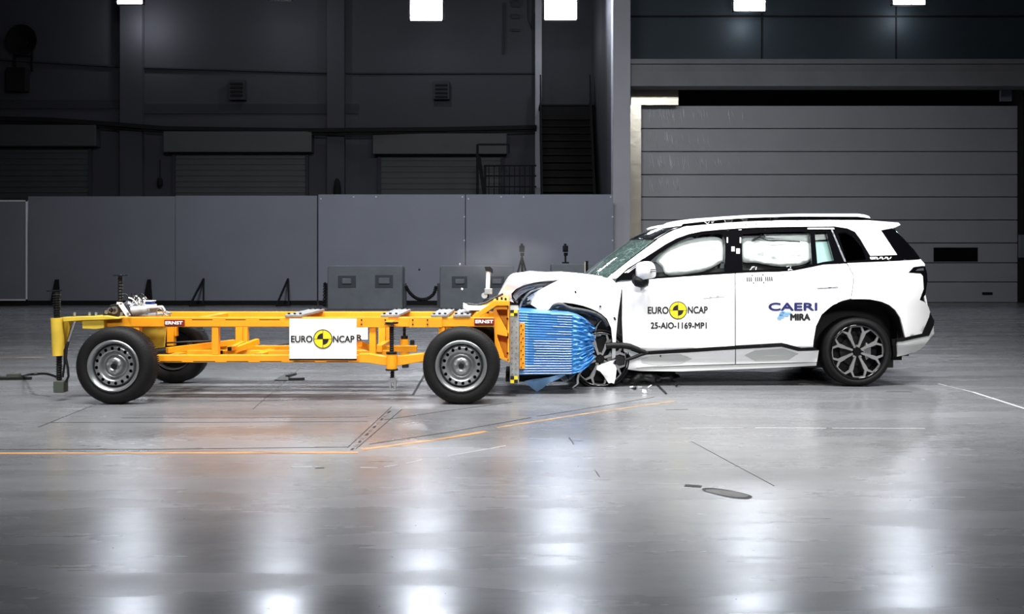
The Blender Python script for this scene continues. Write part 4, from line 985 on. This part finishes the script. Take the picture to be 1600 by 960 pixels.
# folded near edge of the bonnet (white lip with its inner frame)
lip = [(780, 463.5), (786.6, 451.6), (795, 438.4), (803, 431.5), (811, 427.5), (845, 426.8), (893, 426.6), (884, 432), (872, 437.6), (850, 439.5), (834.7, 441.7), (817, 446.5), (806, 452), (799, 459), (800, 468), (803, 473), (794, 470)]
def lm_(px, py): return W(px, py, 9.93+.03*noise.noise(Vector((px*.06, py*.08, 0)))+.0025*max(0, py-440))
o = sheet(MB(), lip, lm_, .012, sp=4).build('bonnet_edge', 'paint', CAR, recalc=False)
sheet(MB(), [(801, 463), (808, 453.5), (818, 448), (836, 443.6), (872, 440), (858, 446), (840, 450), (824, 455), (812, 463), (806, 470)], lambda a, b: W(a, b, 10.0), .02, sp=5).build('bonnet_inner_frame', 'wreckg', CAR, recalc=False)
MB().tube([W(a, b, 9.93) for a, b in smooth_poly([(804, 458), (814, 450), (834, 444.6), (870, 440)], False, 4)], .007).build('bonnet_seal', 'black', CAR)
# wreckage between bonnet and wing
wk = MB()
wk.blob(W(826, 462, 10.12), (.15, .1, .12), 1, .5, 2.2).blob(W(846, 456, 10.14), (.16, .1, .08), 2, .4, 2.4).blob(W(822, 476, 10.1), (.10, .08, .08), 3, .5, 2.6).blob(W(843, 474, 10.12), (.14, .08, .10), 8, .4, 2.6).blob(W(808, 468, 10.1), (.06, .08, .07), 6, .5)
wk.build('crushed_headlight', 'wreck', CAR)
MB().box(W(812, 0, 10.2).x, .7, 10.25, 11.4, .80, 1.02).build('crushed_front_structure', 'dark', CAR)
wg = MB()
for k in range(30):
    x = R_.uniform(806, 862); y = R_.uniform(450, 480); p = W(x, y, 9.98); wg.bar(p, p+Vector((R_.uniform(-.07, .07), R_.uniform(-.02, .05), R_.uniform(-.05, .05))), R_.uniform(.006, .022), .004)
wg.tube([W(a, b, 9.98) for a, b in smooth_poly([(812, 482), (818, 468), (830, 456), (848, 450)], False, 4)], .012)
wg.build('bent_bracket', 'wreckg', CAR)
wb = MB().tube([W(a, b, 9.72) for a, b in smooth_poly([(845, 487), (858, 486), (866, 477.5), (877, 476.5), (890, 482), (905, 484.5), (925, 489), (940, 497), (949, 510)], False, 4)], [.008+.012*min(1, i/10) for i in range(33)])
for k in range(16):
    x = R_.uniform(866, 946); y = 478+((x-866)/80)**2*20+R_.uniform(0, 5); p = W(x, y, 9.74); wb.bar(p, p+Vector((R_.uniform(-.05, .05), .02, R_.uniform(-.03, .03))), .025, .012)
wb.build('torn_arch_trim', 'wreck', CAR)
sheet(MB(), [(863, 482), (875, 480), (900, 486), (925, 492), (938, 500), (925, 512), (905, 497), (880, 490)], lambda a, b: W(a, b, 9.86), .02, sp=6).build('arch_liner_scrap', 'wreck', CAR, recalc=False)
sheet(MB(), [(928, 520), (934, 508), (941, 500), (946, 497), (951, 503), (955, 515), (957, 540), (957, 562), (940, 566), (932, 545)], lambda a, b: W(a, b, 9.92), .02, sp=5).build('arch_liner_panel', 'dark', CAR, recalc=False)
MB().tube([W(a, b, 9.86) for a, b in smooth_poly([(930, 522), (932, 512), (936, 505), (943, 498)], False, 4)], .008).bar(W(933, 525, 9.85), W(939, 524, 9.85), .012).build('bent_tube', 'wreckg', CAR)
# gap ahead of the door and the loose moulding
sheet(MB(), [(971.3, 452), (973, 500), (974.5, 552), (977, 575), (962, 575), (961.5, 520), (966, 490)], lambda a, b: W(a, b, 9.90), .03, sp=6).build('door_gap_interior', 'wreck', CAR, recalc=False)
MB().tube([W(a, b, 9.76) for a, b in smooth_poly([(947, 541), (957, 540), (975, 540.5), (988, 543), (1000, 548), (1012, 552)], False, 4)], [.031]*12+[.027]*4+[.022]*3+[.015]*2).tube([W(a, b, 9.76) for a, b in smooth_poly([(977, 563), (990, 559), (1000, 555), (1010, 552)], False, 4)], .017).build('loose_moulding', 'black', CAR, label='torn black side moulding')
sheet(MB(), [(976, 545), (988, 549), (1002, 554), (990, 557), (977, 560)], cm(.02), .01, sp=5).build('door_skin_scrap', 'paint', CAR, recalc=False)
sheet(MB(), [(978.5, 564), (1005, 553.5), (1012, 555), (1000, 562), (994, 576), (979, 578)], cm(-.005), .02, sp=5).build('torn_sill_end', 'paint', CAR, recalc=False)
# roof rails
def rail(name, poly, Y, m):
    mb = MB(); sheet(mb, poly, lambda a, b: W(a, b, Y), .045, sp=8); o = mb.build(name, m, CAR, recalc=False); both(o)
RY = 10.10
rail('roof_rail', [(1036, 351.5), (1043, 348), (1058, 345), (1080, 342.3), (1130, 338.5), (1170, 336), (1215, 335), (1250, 334), (1340, 334), (1351, 335.5), (1358, 338), (1360, 341), (1340, 338.8), (1250, 338.4), (1220, 339), (1170, 340.6), (1130, 343.2), (1090, 346.8), (1068, 350), (1040, 354)], RY, 'paint')
rail('rail_base', [(1064, 355), (1068, 350), (1090, 347.4), (1130, 343), (1170, 340.4), (1220, 338.8), (1250, 338), (1340, 338.4), (1360, 342), (1362, 345), (1290, 345), (1220, 345.6), (1170, 347), (1120, 350.4), (1090, 353.4), (1070, 356.5)], RY+.015, 'gloss')
mb = MB()
for px, py in ((1165, 351), (1181, 350.3)): p = surf(px, py, ys, 0); mb.cyl(p+Vector((0, .003, 0)), p-Vector((0, .006, 0)), .006, n=8)
for px, py in ((899, 456), (899.5, 457.5), (938, 479), (960, 497), (961, 499)): p = surf(px, py, ys, 0); mb.cyl(p+Vector((0, .003, 0)), p-Vector((0, .008, 0)), .010, n=6)
p = surf(1032, 556.5, ys, -.01); mb.cyl(p, p-Vector((0, .006, 0)), .008, n=8); mb.build('fixing_mark', 'black', CAR)
# mirror
Ym = 9.56
o = sheet(MB(), smooth_poly([(995.5, 420), (997, 413), (1003, 409.5), (1013, 408.6), (1020, 411), (1024, 418), (1025, 428), (1023, 433.5), (1012, 436), (998.5, 437), (995.5, 430)], True, 3), lambda a, b: W(a, b, Ym+.0004*((a-1010)**2)/1+.0003*(b-423)**2*.9-.03), .1, sp=3).build('mirror_housing', 'paint', CAR, recalc=False)
both(o)
o = MB().blob(W(1001, 440, 9.66), (.085, .07, .06), 4, .06).bar(W(1004, 437, 9.64), W(1006, 443, 9.8), .09, .05).build('mirror_foot', 'black', CAR); both(o)
MB().pbox(1017, 421, 1024.6, 422.4, Ym-.035, .02).pbox(1017, 424, 1024.6, 425.2, Ym-.035, .02).build('mirror_slot', 'ink', CAR)
# door handles and seams
cpanel('front_door_handle', [(1098, 462.5), (1132, 459.3), (1132.6, 463.3), (1098.6, 466.3)], 'paint', -.006, .006, sp=4)
cpanel('rear_door_handle', [(1277, 450.2), (1309, 448), (1310, 450), (1277, 452)], 'wreckg', -.004, .006, sp=4)
cpanel('arch_moulding', [(1330, 466.2), (1318, 468.8), (1303, 474.5), (1291, 484), (1288, 482.5), (1301, 472), (1317, 466), (1330, 463.5)], 'paint', -.008, .008, sp=4)
# airbags
def pillow(poly, Y, dep, seed, name, wr=.03):
    cx_ = sum(p[0] for p in poly)/len(poly); cy_ = sum(p[1] for p in poly)/len(poly)
    def f(a, b):
        dmin = 1e9
        for i in range(len(poly)):
            x1, y1 = poly[i]; x2, y2 = poly[(i+1) % len(poly)]; L2 = (x2-x1)**2+(y2-y1)**2
            t = max(0, min(1, ((a-x1)*(x2-x1)+(b-y1)*(y2-y1))/max(L2, 1e-6))); dmin = min(dmin, math.hypot(a-x1-(x2-x1)*t, b-y1-(y2-y1)*t))
        k = 1-(1-min(1, dmin/18))**2
        return surf(a, b, ys, Y-dep*math.sqrt(max(0, k))+wr*noise.noise(Vector((a*.05, b*.12, seed)))*(.3+k)+wr*.4*noise.noise(Vector((a*.2, b*.25, seed+4))))
    return sheet(MB(), poly, f, .05, sp=3).build(name, 'bag', CAR, recalc=False, label='inflated white airbag behind the glass')
pillow(smooth_poly([(1026, 406), (1039, 390), (1061, 379), (1090, 372), (1115, 370), (1127.5, 374), (1130.5, 383), (1130, 405), (1126, 411), (1101, 424), (1070, 429), (1047.5, 431), (1039, 427.5), (1035, 419), (1027, 412)], True, 3), .13, .07, 1, 'curtain_airbag', .012)
pillow(smooth_poly([(1160, 374), (1180, 372), (1200, 373), (1225, 374), (1250, 375), (1265, 380), (1268, 398), (1267, 407), (1256, 413), (1242, 416), (1222, 417), (1202, 415), (1182, 411), (1163, 410), (1159.5, 395)], True, 3), .14, .06, 7, 'curtain_airbag', .03)
pillow([(1195, 366), (1266, 365), (1267, 380), (1245, 376), (1215, 373), (1196, 371)], .14, .03, 3, 'curtain_airbag', .015)
pillow([(1270, 366), (1290, 366), (1293, 374), (1271, 376)], .09, .03, 5, 'airbag_end', .006)
cpanel('rear_pillar_trim', [(1272, 377.5), (1293, 377.5), (1302, 410), (1277, 412)], 'trimt', .10, .02, mirror=False)  # teal panel imitates the light seen through the rear window
MB().tube([surf(a, b, ys, .05) for a, b in ((1186, 371), (1200, 376), (1225, 376.5), (1250, 378))], .006).tube([surf(a, b, ys, .05) for a, b in ((1176, 376), (1187, 369), (1190, 367))], .012).build('airbag_strap', 'black', CAR)
cpanel('door_card', [(1160, 410), (1268, 408), (1268, 416), (1240, 423), (1160, 426)], 'dark', .17, .02, sp=12, mirror=False)  # dark sheets added to blacken the gap below the airbags
cpanel('door_card', [(1012, 427), (1132, 419), (1132, 430), (1012, 437)], 'dark', .15, .02, sp=12, mirror=False)
# seats, dashboard, wheel
for X0, nm in ((1.95, 'front_seat'), (2.85, 'rear_seat')):
    for yy in (10.32, 11.15):
        mb = MB(); mb.add([(X0-.1, yy-.25, .9), (X0-.1, yy+.25, .9), (X0+.1, yy+.25, .9), (X0+.1, yy-.25, .9), (X0+.12, yy-.22, 1.36), (X0+.12, yy+.22, 1.36), (X0+.24, yy+.22, 1.36), (X0+.24, yy-.22, 1.36)], [(0,1,2,3),(4,7,6,5),(0,4,5,1),(1,5,6,2),(2,6,7,3),(3,7,4,0)])
        mb.box(X0+.14, X0+.24, yy-.12, yy+.12, 1.4, 1.55); mb.build(nm, 'wreck', CAR, bevel=.03)
MB().box(1.05, 1.5, 10.1, 11.4, .9, 1.02).build('dashboard', 'black', CAR, bevel=.04)
MB().tube([(1.5+.03*math.cos(t), 11.1+.18*math.cos(t), 1.07+.17*math.sin(t)) for t in [2*PI*k/20 for k in range(21)]], .014).build('steering_wheel', 'black', CAR)
sheet(MB(), [(895, 427), (925, 431), (948, 434.5), (952, 437), (925, 434.5), (897, 430)], lambda a, b: W(a, b, 9.94), .5, sp=8).build('scuttle', 'black', CAR, recalc=False)
MB().bar(W(919, 429, 10.3), W(943, 409, 10.45), .016).bar(W(950, 428, 10.05), W(965, 415, 10.05), .014).build('wiper', 'wreckg', CAR)
# interior back lining seen through the rear glass
MB().box(3.45, 3.9, 10.25, 11.25, .98, 1.2).build('boot_cover', 'dark', CAR)
# writing on the car
fdY = ys
fr = [o for o in CAR.children if o.name == 'front_door'][0]; rr_ = [o for o in CAR.children if o.name == 'rear_door'][0]
text('EURO', 1012.5, 479.8, 1044.5, 490.4, ys, 'ink', fr); text('NCAP', 1075, 479.2, 1105.5, 489.8, ys, 'ink', fr)
target(fr, 1059.5, 485.2, 13.6, ys, .003)
text('25-AIO-1169-MP1', 1017, 504.2, 1104, 513.6, ys, 'ink', fr, bold=.4)
text('CAERI', 1201.5, 473.8, 1276.5, 485.2, ys, 'navy', rr_, bold=.75)
text('MIRA', 1235.5, 491, 1265.5, 500.3, ys, 'ink', rr_, bold=.85)
mb = MB()
for q_ in ([(1219, 487.5), (1237, 488.5), (1235, 491), (1217.5, 490.5)], [(1217, 491.5), (1234, 492), (1231, 494.5), (1216, 494)], [(1216, 495), (1227, 495.5), (1222, 498), (1213.5, 497)], [(1215, 498.4), (1221, 498.6), (1220, 500), (1214.5, 499.6)], [(1222, 486.6), (1227, 486.8), (1222, 495.8), (1216, 495.5)]):
    sheet(mb, q_, cm(-.005), .001, sp=6)
mb.build('logo_mark', 'sky', rr_, recalc=False)
mb = MB()
for g0, n in ((1166.5, 3), (1179.5, 4), (1195.5, 4)):
    for k in range(n): sheet(mb, [(g0+k*3.1, 433.5-(g0+k*3.1-1166)*.03), (g0+k*3.1+1.8, 433.5-(g0+k*3.1-1166)*.03), (g0+k*3.1+2.3, 440.3-(g0+k*3.1-1166)*.03), (g0+k*3.1+.5, 440.3-(g0+k*3.1-1166)*.03)], cm(-.005), .001, sp=8)
for a, b in ((1175.5, 430.6), (1192, 429.7), (1177.5, 442.3), (1193.5, 441.7)): sheet(mb, [(a-1, b-1), (a+1, b-1), (a+1, b+1), (a-1, b+1)], cm(-.005), .001, sp=8)
mb.build('scale_mark', 'ink', rr_, recalc=False)
# alloy wheels
def alloy(X, Yn, zc, R, far=False, flat=False, rot=0.0):
    s = -1 if far else 1; Rr = .267; c = Vector((X, Yn, zc)); cc = c+Vector((0, .225 if far else 0, 0))
    e = empty_part('car_wheel', (X, Yn+.11, zc), CAR)
    mb = MB(); arc_tyre(mb, c, R, .225, Rr); mb.build('tyre', 'tyre', e)
    MB().lathe([(Rr+.006, .004*s), (Rr+.002, -.002*s), (Rr-.006, .0), (Rr-.012, .02*s), (Rr-.02, .06*s), (Rr-.03, .2*s)], cc, 72).build('rim', 'gloss', e)
    MB().cyl(cc+Vector((0, .10*s, 0)), cc+Vector((0, .12*s, 0)), .15, n=48).build('brake_disc', 'screw', e)
    MB().cyl(cc+Vector((0, .14*s, 0)), cc+Vector((0, .18*s, 0)), Rr-.03, n=48).build('wheel_back', 'black', e)
    MB().prism([(cc.x+.10, cc.z-.09), (cc.x+.15, cc.z-.05), (cc.x+.15, cc.z+.06), (cc.x+.10, cc.z+.09), (cc.x+.07, cc.z)], cc.y+.05*s, cc.y+.09*s).build('brake_caliper', 'rim', e, bevel=.008)
    def dep(r): return (.012+.02*(1-min(1, r/.24)))*s if r < .24 else .012*s
    mb = MB()
    for k in range(8):
        a = rot+2*PI*k/8
        def P(r, t): return (r*math.cos(a+t), r*math.sin(a+t))
        def Q(u, v): return (u*math.cos(a)-v*math.sin(a), u*math.sin(a)+v*math.cos(a))
        # spoke is centred at angle a; petals lie between spokes
        poly = [Q(.045, -.012), Q(.12, -.013), Q(.185, -.028), P(.205, -.20), P(.262, -.245), P(.262, -.3927), P(.247, -.3927), P(.247, -.272), P(.196, -.285), Q(.175, -.044)]
        h_ = [Q(.045, -.010), Q(.12, -.0125), P(.165, -.115), P(.203, -.098), P(.250, -.213), P(.250, -.3930), P(.263, -.3930), P(.263, -.168), P(.214, 0)]
        poly = h_+[P(.263, .168), P(.263, .3930), P(.250, .3930), P(.250, .213), P(.203, .098), P(.165, .115), Q(.12, .0125), Q(.045, .010)]
        sheet(mb, poly, lambda x, z: (cc.x+x, cc.y+dep(math.hypot(x, z)), cc.z+z), .02*s, sp=.02)
    mb.build('spoke', 'alloy', e, recalc=False)
    mb = MB()
    for k in range(8):
        a = rot+2*PI*k/8
        mb.tube([(cc.x+r*math.cos(a+t), cc.y+.018*s, cc.z+r*math.sin(a+t)) for r, t in ((.232, -.15), (.258, -.16), (.262, 0), (.258, .16), (.232, .15))], .003, 5)
    mb.build('spoke_insert', 'alloy', e)
    MB().cyl(cc+Vector((0, .018*s, 0)), cc+Vector((0, .05*s, 0)), .036, n=24).build('hub_cap', 'gloss', e, bevel=.004)
    mb = MB()
    for k in range(5):
        a = 2*PI*k/5+.3; q3 = cc+Vector((.058*math.cos(a), .02*s, .058*math.sin(a))); MB().cyl(q3, q3+Vector((0, .03*s, 0)), .011, n=8).build('wheel_bolt', 'chrome', e)
    return e
alloy(3.466, 9.84, .351, .351, rot=PI/8+.06); alloy(3.466, 11.44, .351, .351, far=True)
e = alloy(.885, 9.85, .276, .312, rot=PI/8-.05); alloy(.9, 11.42, .351, .351, far=True)
# under the crushed nose
mb = MB(); mb.blob(W(1000, 588, 10.1), (.19, .15, .10), 2, .4, 2, lo=.02).blob(W(1030, 590, 10.15), (.16, .12, .08), 5, .4, 2, lo=.02).blob(W(985, 596, 10.05), (.10, .1, .06), 7, .3, 2, lo=.02)
mb.blob(W(965, 570, 10.0), (.07, .05, .12), 8, .4, 2.5, lo=.02); mb.build('broken_undertray', 'wreck', CAR)
sheet(MB(), [(933, 572), (945, 567.5), (957, 563.5), (962.5, 562), (957, 568), (961, 571), (963.5, 577), (962, 590), (959.6, 600), (955, 598.5), (951, 599.5), (944, 588.5), (938, 581), (932, 578)], lambda a, b: W(a, b, 9.80+.02*noise.noise(Vector((a*.1, b*.1, 0)))), .006, sp=4).build('torn_white_panel', 'paint', CAR, recalc=False, label='torn white scrap in front of the wheel')
mb = MB(); pts = [W(a, b, 9.78) for a, b in ((915, 572), (908, 581), (904, 586), (902.6, 592), (902.6, 600), (896, 605), (890.5, 610.5))]
for i in range(len(pts)-1): mb.bar(pts[i], pts[i+1], .02, .012)
mb.build('dangling_trim', 'paint', CAR)
# ------------------------------------------------------------------ debris and things on the floor
def scrap(px, py, w_, m, lab, name, rot=0, hgt=.03, seed=0):
    p = G(px, py); mb = MB(); n = 7; P = []
    for k in range(n):
        a = 2*PI*k/n; r = w_*(.6+.5*R_.random()); P.append((p.x+r*math.cos(a), p.y+r*math.sin(a)*.6))
    mb.add([(x, y, .002+R_.random()*hgt*.3) for x, y in P]+[(x*.85+p.x*.15, y*.85+p.y*.15, hgt*(.6+.5*R_.random())) for x, y in P], [tuple(range(n))[::-1], tuple(range(n, 2*n))]+[(i, (i+1) % n, (i+1) % n+n, i+n) for i in range(n)])
    return tag(mb.build(name, m), lab, 'debris')
scrap(1007.5, 615, .028, 'white', 'small white plastic fragment on floor, nearest of the pieces under the car nose', 'plastic_fragment', hgt=.035)
def strip(pts, w_, m, lab, name):
    mb = MB()
    for i in range(len(pts)-1): mb.bar(pts[i], pts[i+1], w_, w_*.5)
    return tag(mb.build(name, m), lab, 'debris')
a = G(984, 607); strip([a+Vector((0, 0, .012)), a+Vector((.035, 0, .016))], .02, 'white', 'tiny white bar shaped fragment beside the front wheel', 'plastic_fragment')
a = G(1012, 607); strip([a+Vector((0, 0, .006)), a+Vector((.04, .02, .03))], .010, 'white', 'forked white fragment standing up under the car nose', 'plastic_fragment')
a = G(1027, 603); b = G(1041, 616.5); strip([a+Vector((0, 0, .01)), b+Vector((0, 0, .008))], .016, 'cable', 'long black rod shaped fragment lying on floor below the front door', 'rubber_strip')
a = G(1056, 605.5); strip([a+Vector((0, 0, .01)), a+Vector((.05, .02, .05))], .022, 'cable', 'short black fragment on floor, farthest right of the debris', 'rubber_strip')
scrap(998, 606.5, .05, 'galv', 'silvery bent fragment lying in the dark under the car nose', 'metal_fragment', hgt=.02)
scrap(991, 609.5, .03, 'cable', 'small black lump between the white fragments', 'rubber_fragment', hgt=.03)
# marker wedge beneath the trolley
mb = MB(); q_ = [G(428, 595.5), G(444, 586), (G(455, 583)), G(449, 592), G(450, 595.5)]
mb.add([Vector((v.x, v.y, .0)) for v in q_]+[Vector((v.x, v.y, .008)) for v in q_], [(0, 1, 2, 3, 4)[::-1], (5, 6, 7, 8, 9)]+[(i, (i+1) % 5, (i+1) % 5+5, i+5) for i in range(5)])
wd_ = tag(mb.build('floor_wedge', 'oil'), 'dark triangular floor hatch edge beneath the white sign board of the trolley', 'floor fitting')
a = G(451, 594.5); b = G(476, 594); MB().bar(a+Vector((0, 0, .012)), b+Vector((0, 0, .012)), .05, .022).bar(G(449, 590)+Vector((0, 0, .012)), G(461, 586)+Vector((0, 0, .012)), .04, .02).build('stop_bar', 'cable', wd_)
# cable and connector at the left
pts = [G(-30, 592), G(10, 591), G(35, 590)]
pts = [Vector((v.x, v.y, .012)) for v in pts]+[W(45, 586, 9.3), W(62, 584.5, 9.15), W(75, 585, 9.0), W(88, 589, 8.93)]
tag(MB().tube(smooth_poly([tuple(p) for p in pts], False, 5), .012).build('power_cable', 'cable'), 'black cable rising from the floor to the yellow corner jack', 'cable')
a = G(18, 592); cn = MB().box(a.x-.04, a.x+.08, a.y-.03, a.y+.05, 0, .055).build('cable_connector', 'foot', bevel=.006); tag(cn, 'small dark box where the black cable lies on floor', 'connector')
a = G(-20, 594.5); b = G(49, 593.5); tag(MB().bar(a+Vector((0, 0, .014)), b+Vector((0, 0, .014)), .05, .028).build('floor_bar', 'skirt'), 'flat black bar lying on floor beside the cable, left of the trolley', 'bar')

# dust thrown up beyond the bonnet, and the bits still in the air
mv = bpy.data.materials.new('dust haze'); mv.use_nodes = True; nt = mv.node_tree; nt.nodes.clear()
out = nt.nodes.new('ShaderNodeOutputMaterial'); pv = nt.nodes.new('ShaderNodeVolumeScatter'); pv.inputs['Color'].default_value = (.9, .9, .92, 1)
tc = nt.nodes.new('ShaderNodeTexCoord'); n1 = nt.nodes.new('ShaderNodeTexNoise'); n1.inputs['Scale'].default_value = 2.6; n1.inputs['Detail'].default_value = 3
ln_ = nt.nodes.new('ShaderNodeVectorMath'); ln_.operation = 'LENGTH'; sc = nt.nodes.new('ShaderNodeVectorMath'); sc.operation = 'DIVIDE'; sc.inputs[1].default_value = (.8, .45, .36)
nt.links.new(tc.outputs['Object'], sc.inputs[0]); nt.links.new(sc.outputs[0], ln_.inputs[0]); nt.links.new(tc.outputs['Object'], n1.inputs['Vector'])
m1 = nt.nodes.new('ShaderNodeMapRange'); m1.inputs[1].default_value = 1; m1.inputs[2].default_value = 0; m1.inputs[3].default_value = 0; m1.inputs[4].default_value = 1
m2 = nt.nodes.new('ShaderNodeMapRange'); m2.inputs[1].default_value = .4; m2.inputs[2].default_value = .7; m2.inputs[3].default_value = .1; m2.inputs[4].default_value = .6
mm = nt.nodes.new('ShaderNodeMath'); mm.operation = 'MULTIPLY'
nt.links.new(ln_.outputs['Value'], m1.inputs[0]); nt.links.new(n1.outputs['Fac'], m2.inputs[0]); nt.links.new(m1.outputs[0], mm.inputs[0]); nt.links.new(m2.outputs[0], mm.inputs[1])
nt.links.new(mm.outputs[0], pv.inputs['Density']); nt.links.new(pv.outputs[0], out.inputs['Volume'])
hz = MB().blob((0, 0, 0), (.8, .45, .36), 1, 0, 1, 3); du = hz.build('dust_smoke', mv); du.location = W(782, 402, 12.4)
tag(du, 'faint pale dust cloud hanging above the impact behind the bonnet', 'dust', kind='stuff')
for px, py, r, m, lab in ((718.5, 413.5, .010, 'steel', 'tiny silvery fragment flying above the grey barrier block'), (722, 452, .010, 'white', 'tiny white fragment flying in front of the grey barrier block'), (655, 421, .010, 'black', 'tiny black fragment flying in front of the pale screen panel')):
    o = MB().blob((0, 0, 0), (r, r*.6, r*1.2), px, .4, 2, 2).build('flying_fragment', m); o.location = W(px, py, 9.6); tag(o, lab, 'debris')
